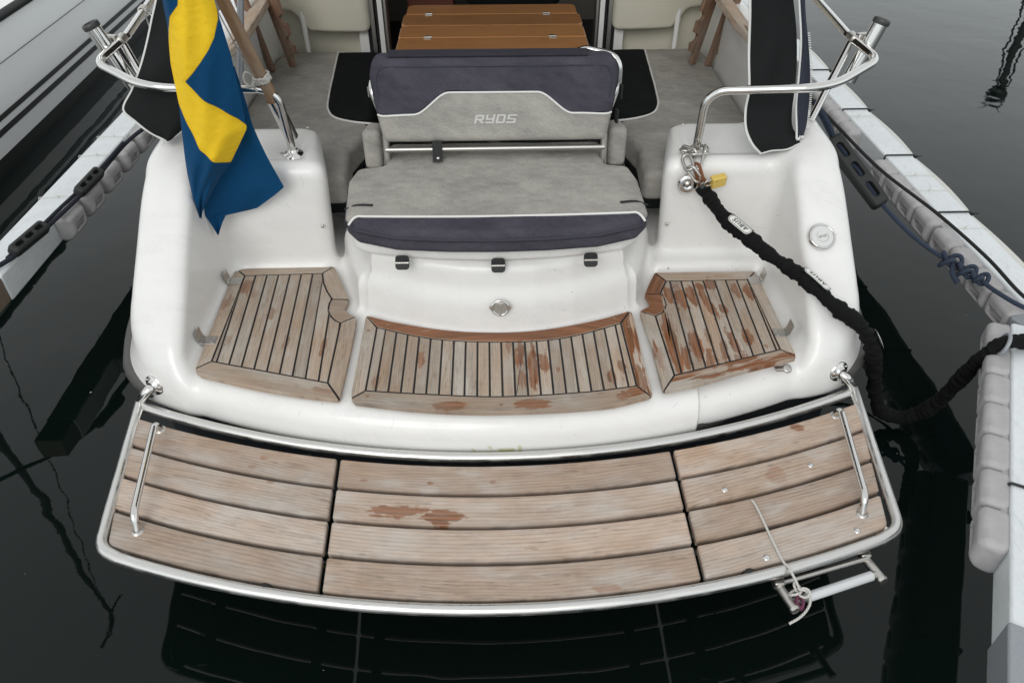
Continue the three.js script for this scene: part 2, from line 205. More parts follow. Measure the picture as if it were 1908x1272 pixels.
function woodMaterial(win, W, H, pieces, stains, look) {
  const [x0, x1, z0, z1] = win, col = new Uint8Array(W * H * 4).fill(255), aux = new Uint8Array(W * H * 4).fill(255);
  for (const pc of pieces) { const P = inset(pc.poly, -0.004), ca = Math.cos(pc.ang), sa = Math.sin(pc.ang), R = rngOf(pc.seed * 7919 + 13), tone = 0.82 + 0.32 * R(), warm = R(), offA = R() * 40, offB = R() * 40, cath = R(), cOff = (R() - 0.5) * 0.03, cPos = R(); let bx0 = 9, bx1 = -9, bz0 = 9, bz1 = -9; for (const p of P) { bx0 = Math.min(bx0, p[0]); bx1 = Math.max(bx1, p[0]); bz0 = Math.min(bz0, p[1]); bz1 = Math.max(bz1, p[1]); }
    const cx = (bx0 + bx1) / 2, cz = (bz0 + bz1) / 2;
    for (let j = Math.max(0, Math.floor((bz0 - z0) / (z1 - z0) * H)); j <= Math.min(H - 1, (bz1 - z0) / (z1 - z0) * H); j++) for (let i = Math.max(0, Math.floor((bx0 - x0) / (x1 - x0) * W)); i <= Math.min(W - 1, (bx1 - x0) / (x1 - x0) * W); i++) {
      const x = x0 + (i + 0.5) / W * (x1 - x0), z = z0 + (j + 0.5) / H * (z1 - z0); if (!inPoly(P, x, z)) continue;
      let a = (x - cx) * ca + (z - cz) * sa, b = -(x - cx) * sa + (z - cz) * ca; if (pc.curve) b += pc.curve * (x * x - cx * cx) ;
      const wob = (fbm(a * 3 + offA, b * 6 + offB, 5, 2) - 0.5) * 0.012, bb = b + wob;
      const fine = vnoise(a * 22 + offA, bb * 620 + offB, 7), mid = vnoise(a * 7 + offA, bb * 190 + offB, 8), fleck = vnoise(a * 120 + offA, bb * 900, 9), wea = fbm(a * 9 + offA, b * 22 + offB, 10, 3), big = fbm(a * 3.5 + offB, b * 9 + offA, 12, 2);
      // growth rings: straight grain, or flame figure where the board is flat sawn
      const dc = bb + cOff, pk = (cPos - 0.5) * 0.5, fl = cath > 0.45 ? Math.sqrt(dc * dc * 1.6 + 0.00004) + look.flame * (0.022 * Math.abs(a - pk) + 0.006 * (fbm(a * 7 + offA, b * 14, 33, 2) - 0.5) * 2) : Math.abs(dc + 0.05 + 0.05 * warm + 0.004 * (fbm(a * 5, b * 20 + offB, 34, 2) - 0.5));
      const ring = Math.pow(0.5 + 0.5 * Math.sin(fl * look.rings + offA), 3);
      const pore = sstep(0.62, 0.86, vnoise(a * 34 + offB, bb * 480 + offA, 27)) * sstep(0.35, 0.7, vnoise(a * 5 + offA, bb * 60, 28)); let k = tone * (0.78 + 0.20 * fine + (look.edge ? 0.09 : 0.16) * mid + (look.edge ? 0.22 : 0.10) * (wea - 0.5) + (look.edge ? 0.16 : 0) * (fbm(a * 26 + offA, b * 60 + offB, 36, 3) - 0.5) - look.ringK * ring + 0.08 * (fleck - 0.5) - 0.20 * pore);
      if (look.edge) { const e = -polySdf(pc.poly, x, z); k *= lerp(1, 0.80, sstep(0.008, 0.001, e + 0.004 * (wea - 0.5))); }
      const g = clamp(look.grey + 0.9 * (wea - 0.5) + 0.5 * (big - 0.5) + 0.3 * (warm - 0.5));
      let r = lerp(look.warmC[0], look.greyC[0], g) * k, gg = lerp(look.warmC[1], look.greyC[1], g) * k, bl = lerp(look.warmC[2], look.greyC[2], g) * k, rough = 0.72 + 0.2 * fine;
      const pale = sstep(0.60, 0.80, wea) * 0.22 * look.pale; r = lerp(r, 0.52, pale); gg = lerp(gg, 0.47, pale); bl = lerp(bl, 0.42, pale);
      let w = pc.wet ? sstep(0.36, 0.44, pc.wet * 0.55 + (fbm(a * 7 + offB, b * 60 + offA, 14, 3) - 0.5) * 0.75 + 0.14) : 0;
      for (const s of stains) { const dx = x - s[0], dz = z - s[1]; if (Math.abs(dx) > 0.3 || Math.abs(dz) > 0.3) continue; const c = Math.cos(s[4]), q = Math.sin(s[4]), u = (dx * c + dz * q) / s[2], v = (-dx * q + dz * c) / s[3], d = Math.hypot(u, v), nn = fbm(a * 26 + 3, b * 130 + 1, 21, 3) * 0.6 + fbm(x * 60, z * 60, 22, 2) * 0.4; w = Math.max(w, sstep(1.06, 0.74, d + (nn - 0.5) * (s[6] ?? 1.5) * 1.25) * s[5] * (0.72 + 0.4 * vnoise(a * 20 + offB, bb * 150, 29))); }
      if (w > 0) { const wk = 0.55 + 0.55 * mid - 0.2 * ring; r = lerp(r, look.wetC[0] * wk, w); gg = lerp(gg, look.wetC[1] * wk, w); bl = lerp(bl, look.wetC[2] * wk, w); rough = lerp(rough, 0.38, w); }
      const q = (j * W + i) * 4; col[q] = enc(clamp(r)) * 255; col[q + 1] = enc(clamp(gg)) * 255; col[q + 2] = enc(clamp(bl)) * 255; aux[q] = clamp(0.35 + 0.45 * fine + 0.2 * mid - 0.3 * ring * (1 - w)) * 255; aux[q + 1] = rough * 255; aux[q + 2] = 0; } }
  const mk = (d, s) => { const t = new THREE.DataTexture(d, W, H); t.magFilter = THREE.LinearFilter; t.minFilter = THREE.LinearMipmapLinearFilter; t.generateMipmaps = true; if (s) t.colorSpace = THREE.SRGBColorSpace; t.needsUpdate = true; return t; };
  const ta = mk(aux, false), bump = new Uint8Array(W * H * 4); for (let i = 0; i < W * H; i++) { bump[i * 4] = bump[i * 4 + 1] = bump[i * 4 + 2] = aux[i * 4]; bump[i * 4 + 3] = 255; }
  return std({ map: mk(col, true), roughnessMap: ta, roughness: 1, bumpMap: mk(bump, false), bumpScale: look.bump });
}
// extruded board from a plan polygon [x, z]; uv follows the panel's texture window
function board(P, yTop, t, bevel, win, segs = 2) { const s = new THREE.Shape(P.map(p => new THREE.Vector2(p[0], -p[1]))); const g = new THREE.ExtrudeGeometry(s, { depth: t - 2 * bevel, bevelEnabled: bevel > 0, bevelThickness: bevel, bevelSize: bevel, bevelOffset: -bevel, bevelSegments: segs, steps: 1 }); g.rotateX(-Math.PI / 2); g.translate(0, yTop - t + bevel, 0);
  const p = g.attributes.position, uv = g.attributes.uv; for (let i = 0; i < p.count; i++) uv.setXY(i, (p.getX(i) - win[0]) / (win[1] - win[0]), (p.getZ(i) - win[2]) / (win[3] - win[2])); return g; }

// ------------------------------------------------------------------ the motor boat
const boat = thing('motor_boat', 'white motor boat moored stern first with teak swim platform and steel rails', 'boat');
// plan outline of the stern moulding (signed distance)
const hs = (z) => 1.225 + 0.05 * sstep(-0.8, -1.5, z) + 0.07 * sstep(-1.5, -2.6, z);
const RT = 2.54, ZT = -0.538 - RT;
function outline(x, y, z) { const ax = Math.abs(x); let tr = Math.hypot(x, z - ZT) - RT - 0.10 * (0.42 - y) * (y < 0.42 ? 0.25 : 0);
  if (x > 0) tr += 0.022 * sstep(0.635, 0.645, x) * sstep(1.16, 1.0, x);
  const sd = ax - hs(z) - (y < 0.6 ? 0.27 : 0.14) * (0.6 - Math.min(y, 0.95)); return smax(tr, sd, 0.15); }
const wingH = (z) => { const s = 0.54 + 0.765 * (-0.853 - z); return smin(s, 0.945 + 0.05 * (-1.5 - z), 0.10); };
const LP = [[-0.60, -1.836], [-0.60, -1.446], [-0.505, -1.126], [-0.40, -1.070], [-0.26, -1.011], [-0.13, -0.978], [0, -0.968], [0.13, -0.978], [0.26, -1.011], [0.40, -1.070], [0.505, -1.126], [0.60, -1.446], [0.60, -1.836]];
const BP = [[-0.455, -1.536], [-0.462, -1.106], [-0.40, -1.082], [-0.26, -1.024], [-0.13, -0.991], [0, -0.981], [0.13, -0.991], [0.26, -1.024], [0.40, -1.082], [0.462, -1.106], [0.455, -1.536]];
function moulding(x, y, z) {
  const ax = Math.abs(x), o = outline(x, y, z);
  const low = x > 0 ? 0.02 * sstep(0.635, 0.645, x) * sstep(1.06, 0.98, x) * sstep(-0.84, -0.74, z) : 0;
  // stern deck; open well forward of the locker
  const deck = smax(o, y - 0.432 + low, 0.10);
  let body = smax(deck, -(smax(ax - 1.14, z + 1.83, 0.05)), 0.04);      // cockpit opening forward
  body = Math.min(body, smax(o, y - 0.30, 0.02));                           // cockpit sole level
  // raised quarters
  const innerW = 1.035 + 0.10 * (y - 0.44) * 0.35;
  const wing = smax(smax(o, y - wingH(z) + 0.05 * sstep(1.2, 1.03, ax) * sstep(-1.3, -1.5, z), 0.085), innerW + 0.10 * sstep(-1.78, -1.9, z) - ax, 0.05);
  body = smin(body, wing, 0.06);
  // pods either side of the seat
  const pin = 0.605 + 0.25 * Math.max(0, -1.42 - z) + 0.10 * (0.855 - y) * 0.5;
  const dish = 0.016 * sstep(-1.46, -1.52, z) * sstep(0.68, 0.74, ax) * sstep(1.06, 0.98, ax);
  let pod = smax(smax(y - 0.862 + dish, z + 1.405 + 0.05 * (y - 0.5), 0.055), pin - ax, 0.07); pod = smax(pod, -1.82 - z, 0.05); pod = smax(pod, ax - 1.2, 0.02);
  // toe of the right hand pod: a small coved ledge behind the lifted teak panel
  const toe = x > 0 ? smax(smax(y - 0.475, z + 1.335, 0.03), Math.max(0.60 - x, x - 1.03), 0.03) : 9;
  body = smin(body, pod, 0.07); body = smin(body, toe, 0.04);
  // locker under the seat
  const A1 = smax(polySdf(LP, x, z) + 0.08 * (y - 0.44), y - 0.60, 0.07); body = smin(body, A1, 0.035);
  const B1 = smax(polySdf(BP, x, z) + 0.10 * (y - 0.44), y - 0.696, 0.035); body = smin(body, B1, 0.03);
  return smax(body, 0.285 - y, 0.02);
}
{ const g = nets(moulding, [-1.46, 0.26, -3.4], [1.46, 1.14, -0.48], 0.0105), p = g.attributes.position, c = new Float32Array(p.count * 3).fill(1); // algae caught on the lip above the platform tube
  for (let i = 0; i < p.count; i++) { const x = p.getX(i), y = p.getY(i), z = p.getZ(i); if (y < 0.335 && z > -0.60 && vnoise(x * 26, y * 60, 5) * 0.5 + vnoise(x * 90, y * 90, 6) * 0.5 > 0.40 + Math.pow((x + 0.01) / 0.10, 2) * 0.3 + (y - 0.30) * 6) { c[i * 3] = 0.66; c[i * 3 + 1] = 0.67; c[i * 3 + 2] = 0.40; } }
  g.setAttribute('color', new THREE.BufferAttribute(c, 3)); M.gelAlgae = M.gel.clone(); M.gelAlgae.vertexColors = true; mesh('deck_moulding', g, M.gelAlgae, boat); }
// seat base (lid of the locker), textured top moulding with three hinges
{
  const P = roundPoly([[-0.47, -1.635], [-0.492, -1.120], [-0.42, -1.080], [-0.2, -1.040], [0, -1.030], [0.2, -1.040], [0.42, -1.080], [0.482, -1.135], [0.47, -1.635]], 0.05);
  const f = (x, y, z) => smax(polySdf(P, x, z) - 0.010 + 0.25 * (y - 0.70), Math.abs(y - 0.735) - 0.036, 0.03);
  const lid = mesh('locker_lid', nets(f, [-0.53, 0.68, -1.68], [0.53, 0.80, -0.98], 0.008), M.gelTex, boat);
  for (const x of [-0.318, 0.0, 0.309]) { const z = -1.010 - 0.16 * x * x * 1.6;
    const lp = (r) => { const s = new THREE.Shape(); s.moveTo(-r, 0); s.lineTo(-r, 0.009); s.quadraticCurveTo(-r, 0.021, -r + 0.012, 0.021); s.lineTo(r - 0.012, 0.021); s.quadraticCurveTo(r, 0.021, r, 0.009); s.lineTo(r, 0); s.closePath(); return new THREE.ExtrudeGeometry(s, { depth: 0.004, bevelEnabled: true, bevelSize: 0.0015, bevelThickness: 0.0015, bevelSegments: 2 }); };
    const up = lp(0.0215); up.rotateX(-0.25); up.translate(x, 0.706, z + 0.008); const dn = lp(0.0215); dn.rotateZ(Math.PI); dn.rotateX(-0.75); dn.translate(x, 0.703, z + 0.012);
    const kn = []; for (let k = 0; k < 5; k++) kn.push(bar([x - 0.0215 + k * 0.0088, 0.706, z + 0.015], [x - 0.0215 + k * 0.0088 + 0.0080, 0.706, z + 0.015], 0.0052, 0.0052, 10));
    const sc = []; for (const [dx, dy] of [[-0.011, 0.012], [0.011, 0.012]]) sc.push(new THREE.SphereGeometry(0.003, 8, 6).translate(x + dx, 0.706 + dy, z + 0.009));
    mesh('hinge', merge([up, dn, ...sc]), M.black, lid); mesh('hinge_knuckle', merge(kn), M.steelDull, lid); }
}
// flush pull latch on the locker front
{
  const n = V(0, 0.16, 1).normalize(), p = V(0.005, 0.560, -0.962), q = new THREE.Quaternion().setFromUnitVectors(V(0, 0, 1), n), put = (g) => { g.applyQuaternion(q); g.translate(p.x, p.y, p.z); return g; };
  const l = grp('pull_latch', boat), s = new THREE.Shape(); s.absellipse(0, 0, 0.036, 0.017, 0, Math.PI * 2);
  mesh('base_plate', put(new THREE.ExtrudeGeometry(s, { depth: 0.002, bevelEnabled: true, bevelSize: 0.002, bevelThickness: 0.002, bevelSegments: 2 })), M.steelDull, l);
  mesh('ring', put(new THREE.TorusGeometry(0.027, 0.0042, 10, 36).translate(0, 0, 0.006)), M.steel, l);
  mesh('finger_pull', put(merge([bar([0, -0.027, 0.008], [0, 0.012, 0.008], 0.0045, 0.002, 10), new THREE.CylinderGeometry(0.02, 0.02, 0.003, 24).rotateX(Math.PI / 2).translate(0, 0, 0.002)])), M.steel, l);
}
// screws on the pods
for (const [x, y, z, n] of [[-0.655, 0.625, -1.402, [0.1, 0, 1]], [0.648, 0.611, -1.402, [-0.1, 0, 1]], [-0.735, 0.860, -1.765, [0, 1, 0]], [-0.80, 0.848, -1.56, [0, 1, 0.1]], [0.745, 0.860, -1.755, [0, 1, 0]], [0.66, 0.455, -1.335, [0, 0.3, 1]], [1.20, 0.965, -1.62, [0.8, 0.5, 0.2]]])
  mesh('screw', latheAt([[0.0001, 0.003], [0.003, 0.003], [0.0065, 0.001], [0.007, -0.002]], [x, y, z], n, 12), M.steelDull, boat);
// round drain fitting under the chain and the fuel filler cap
{ const d = grp('drain_fitting', boat); mesh('flange', latheAt([[0.012, 0.004], [0.018, 0.008], [0.03, 0.006], [0.036, 0.001], [0.036, -0.004]], [0.70, 0.785, -1.392], [0, 0.08, 1]), M.steel, d); mesh('valve', latheAt([[0.0001, 0.008], [0.008, 0.007], [0.011, 0.002], [0.02, 0.002]], [0.70, 0.785, -1.392], [0, 0.08, 1]), M.steelDull, d); }
{ const n = V(0.05, 0.80, 0.60).normalize(), p = V(1.105, 0.737, -1.093), c = grp('fuel_cap', boat), white = std({ color: C(0.62, 0.62, 0.61), roughness: 0.35 });
  mesh('collar', latheAt([[0.040, 0.0055], [0.0415, 0.0065], [0.044, 0.0065], [0.047, 0.003], [0.047, -0.006]], p, n, 40), M.steel, c);
  mesh('lid', latheAt([[0.0001, 0.006], [0.036, 0.006], [0.0398, 0.0045], [0.0398, -0.004]], p, n, 40), white, c);
  const q = new THREE.Quaternion().setFromUnitVectors(V(0, 1, 0), n), put = (g) => { g.rotateY(0.5); g.applyQuaternion(q); g.translate(p.x, p.y, p.z); return g; };
  mesh('key_slot', put(merge([boxAt(0, 0.0068, 0, 0.030, 0.0016, 0.0035, 0.0005), boxAt(0.0085, 0.0068, 0.0045, 0.012, 0.0015, 0.0035, 0.0005), boxAt(-0.0085, 0.0068, -0.0045, 0.012, 0.0015, 0.0035, 0.0005)])), M.steelDull, c);
  mesh('rim_mark', put(merge([new THREE.TorusGeometry(0.020, 0.0007, 6, 32, 4.4).rotateX(Math.PI / 2).translate(0, 0.0064, 0)])), M.steelDull, c); }
// hull below the rubbing strake, and the strake itself
{
  const half = [[0, -0.56], [0.3, -0.578], [0.6, -0.632], [0.9, -0.726], [1.08, -0.80], [1.18, -0.865], [1.235, -0.98], [1.265, -1.3], [1.29, -2.0], [1.32, -3.0], [1.30, -4.2], [1.0, -5.6], [0.4, -6.6], [0, -6.9]];
  const P = [...half, ...half.slice(1, -1).reverse().map(p => [-p[0], p[1]])];
  mesh('hull', board(P, 0.315, 0.69, 0.0, [0, 1, 0, 1]), M.hull, boat);
  const rail = [[0, 0.285, -0.575], [0.3, 0.285, -0.593], [0.6, 0.285, -0.649], [0.9, 0.290, -0.742], [1.09, 0.305, -0.818], [1.20, 0.332, -0.846], [1.268, 0.352, -0.91], [1.302, 0.358, -1.0], [1.335, 0.365, -1.14], [1.37, 0.38, -1.5], [1.39, 0.40, -2.2], [1.40, 0.42, -3.4]];
  const R = smooth([...rail.slice(1).reverse().map(p => V(-p[0], p[1], p[2])), ...[[0, 0.285, -0.575], [0.3, 0.285, -0.593], [0.6, 0.285, -0.652], [0.75, 0.285, -0.710], [0.9, 0.290, -0.762], [1.05, 0.300, -0.812], [1.14, 0.315, -0.832]].map(A), ...rail.slice(5).map(A)], 180);
  mesh('rub_rail', sweep(R, 0.030, 14, false, true, 1.25), M.railGrey, boat);
}
// forward structure: cockpit bulkhead, door frames, cabin roof
{
  const cab = grp('cabin', boat);
  for (const s of [-1, 1]) {
    const sh = new THREE.Shape(); sh.moveTo(s * 0.66, 0.3); sh.lineTo(s * 1.30, 0.3); sh.lineTo(s * 1.34, 1.9); sh.lineTo(s * 0.66, 1.9); sh.closePath(); const g = new THREE.ExtrudeGeometry(sh, { depth: 0.05, bevelEnabled: false }); g.translate(0, 0, -3.24); mesh('bulkhead', g, M.cream, cab); }
  // moulded fairings that rise against the bulkhead on both sides
  const fair = []; for (const s of [-1, 1]) { const f = (x, y, z) => { const ax = x * s; return smax(smax(Math.hypot((ax - 0.70) * 0.75, z + 3.75) - 0.70 - 0.18 * (y - 0.85), 0.82 + 0.10 * sstep(0.95, 1.05, ax) - y, 0.02), Math.max(0.64 - ax, ax - 1.16), 0.04); }; fair.push(nets((x, y, z) => Math.max(f(x, y, z), -3.21 - z), [s > 0 ? 0.6 : -1.2, 0.78, -3.23], [s > 0 ? 1.2 : -0.6, 1.5, -2.8], 0.016)); }
  mesh('fairing', merge(fair), M.cream, cab);
  for (const s of [-1, 1]) mesh('corner_moulding', sweep([V(s * 0.985, 0.72, -3.07), V(s * 1.0, 1.3, -3.11), V(s * 1.0, 1.9, -3.15)], 0.014, 8), M.gel, cab);
  for (const s of [-1, 1]) { const parts = [[0.685, 0.05, M.gel, -3.15], [0.648, 0.012, M.black, -3.14], [0.628, 0.022, M.steelDull, -3.13], [0.606, 0.012, M.black, -3.14], [0.583, 0.026, M.gel, -3.12], [0.555, 0.014, M.steelDull, -3.11]];
    for (const [x, w, m, z] of parts) mesh('door_frame', boxAt(s * x, 1.1, z, w, 1.6, 0.09, 0.003), m, cab); }
  mesh('interior', merge([boxAt(0, 1.1, -5.0, 2.3, 1.7, 0.05), boxAt(0, 0.29, -4.1, 2.3, 0.04, 1.8), boxAt(-1.18, 1.1, -4.1, 0.05, 1.7, 1.8), boxAt(1.18, 1.1, -4.1, 0.05, 1.7, 1.8)]), std({ color: C(0.34, 0.32, 0.29), roughness: 0.7 }), cab);
  mesh('companion_locker', merge([boxAt(-0.34, 0.7, -3.55, 0.26, 0.9, 0.3, 0.01)]), std({ color: C(0.12, 0.035, 0.02), roughness: 0.4 }), cab);
  mesh('helm_seat', merge([boxAt(0.12, 0.95, -3.45, 0.52, 0.14, 0.4, 0.05)]), M.blackSuede, cab);
  mesh('roof', boxAt(0, 1.96, -4.3, 2.66, 0.07, 2.5, 0.03), M.gel, cab);
}
// wooden rod racks and hand rails on the coaming walls
const look = { weath: { grey: 0.62, warmC: [0.42, 0.285, 0.19], greyC: [0.43, 0.38, 0.325], wetC: [0.27, 0.105, 0.040], rings: 900, flame: 0.5, ringK: 0.12, pale: 1, bump: 0.001 }, plat: { grey: 0.55, warmC: [0.54, 0.375, 0.265], greyC: [0.51, 0.447, 0.395], wetC: [0.32, 0.125, 0.05], rings: 480, flame: 1.6, ringK: 0.15, pale: 1.5, bump: 0.0008, edge: 1 }, varn: { grey: 0.25, warmC: [0.50, 0.235, 0.09], greyC: [0.40, 0.17, 0.06], wetC: [0.3, 0.1, 0.03], rings: 300, flame: 0.8, ringK: 0.12, pale: 0, bump: 0.0001 }, dark: { grey: 0.5, warmC: [0.20, 0.105, 0.06], greyC: [0.21, 0.155, 0.115], wetC: [0.3, 0.1, 0.03], rings: 500, flame: 0.5, ringK: 0.13, pale: 0.2, bump: 0.0003 } };
M.rackWood = woodMaterial([0, 1, 0, 0.25], 1024, 256, [{ poly: [[0, 0], [1, 0], [1, 0.25], [0, 0.25]], ang: 0, seed: 3 }], [], look.dark);
M.railWood = woodMaterial([0, 1, 0, 0.25], 1024, 256, [{ poly: [[0, 0], [1, 0], [1, 0.25], [0, 0.25]], ang: 0, seed: 9 }], [], look.weath);
for (const s of [-1, 1]) {
  const rack = grp('rod_rack', boat), sh = new THREE.Shape(); // notched board: u = height, v = outward
  const pts = [[0, 0], [0.025, 0], [0.03, 0.012], [0.075, 0.02]]; sh.moveTo(0, 0); sh.lineTo(0, 0.035); sh.lineTo(0.055, 0.035); sh.lineTo(0.06, 0.075); sh.lineTo(0.095, 0.085); sh.quadraticCurveTo(0.105, 0.05, 0.128, 0.05); sh.quadraticCurveTo(0.15, 0.055, 0.15, 0.085); sh.lineTo(0.20, 0.09); sh.quadraticCurveTo(0.205, 0.055, 0.228, 0.055); sh.quadraticCurveTo(0.25, 0.06, 0.25, 0.09); sh.lineTo(0.32, 0.09); sh.lineTo(0.46, 0.07); sh.lineTo(0.46, 0); sh.closePath();
  const g = new THREE.ExtrudeGeometry(sh, { depth: 0.016, bevelEnabled: true, bevelSize: 0.002, bevelThickness: 0.002, bevelSegments: 2 });
  for (const [k, dx] of [[0, 0], [1, 0.085]]) { const b = g.clone(); const m4 = new THREE.Matrix4(); const up = V(s * 0.22, 0.96, -0.10).normalize(), out = V(-s * 0.8, 0.0, 0.60).normalize(); out.addScaledVector(up, -out.dot(up)).normalize(); if (k) out.negate(); const nn = new THREE.Vector3().crossVectors(up, out); m4.makeBasis(up, out, nn); m4.setPosition(s * (1.03 + dx * 0.75), 0.735, -2.80 + dx * 0.5); b.applyMatrix4(m4); mesh('notched_board', b, M.rackWood, rack); }
  const hr = new THREE.Shape(); hr.moveTo(0, 0); hr.quadraticCurveTo(0.03, 0.012, 0.12, 0.05); hr.quadraticCurveTo(0.22, 0.085, 0.32, 0.085); hr.lineTo(0.9, 0.085); hr.lineTo(0.9, 0.0); hr.closePath();
  const ho = new THREE.Path(); ho.moveTo(0.17, 0.028); ho.lineTo(0.30, 0.028); ho.quadraticCurveTo(0.32, 0.042, 0.30, 0.058); ho.lineTo(0.20, 0.055); ho.quadraticCurveTo(0.15, 0.045, 0.17, 0.028); hr.holes.push(ho);
  const hg = new THREE.ExtrudeGeometry(hr, { depth: 0.02, bevelEnabled: true, bevelSize: 0.005, bevelThickness: 0.005, bevelSegments: 3 }); const m4 = new THREE.Matrix4().makeBasis(V(0, 0.05, -1).normalize(), V(-s * 0.93, 0.36, 0).normalize(), V(0, 0.05, -1).cross(V(-s * 0.93, 0.36, 0)).normalize()); m4.setPosition(s * 1.165, 0.985, -2.12); hg.applyMatrix4(m4); mesh('hand_rail', hg, M.railWood, boat);
}
// canvas canopy stretched over the cockpit (the hanging strips are its side pieces) on steel bows
{
  const cp = grp('canopy', boat), n = 20, pos = [], uv = [], idx = []; for (let j = 0; j <= 8; j++) for (let i = 0; i <= n; i++) { const u = lerp(-1, 1, i / n), z = lerp(-1.92, -3.2, j / 8); pos.push(u * 1.22, 2.06 - 0.22 * u * u - 0.02 * Math.sin(j / 8 * Math.PI), z); uv.push(u, z); } for (let j = 0; j < 8; j++) for (let i = 0; i < n; i++) { const a = j * (n + 1) + i, b = a + n + 1; idx.push(a, a + 1, b, b, a + 1, b + 1); } const g = new THREE.BufferGeometry(); g.setAttribute('position', new THREE.Float32BufferAttribute(pos, 3)); g.setAttribute('uv', new THREE.Float32BufferAttribute(uv, 2)); g.setIndex(idx); g.computeVertexNormals(); mesh('canopy_cloth', g, M.canvas, cp);
  for (const z of [-1.93, -2.6]) { const P = []; for (let i = 0; i <= 24; i++) { const u = lerp(-1, 1, i / 24); P.push(V(u * 1.22, 2.045 - 0.22 * u * u, z)); } P.unshift(V(-1.24, 1.45, z - 0.3)); P.push(V(1.24, 1.45, z - 0.3)); mesh('bow', sweep(smooth(P, 60), 0.0125, 10), M.steel, cp); }
}
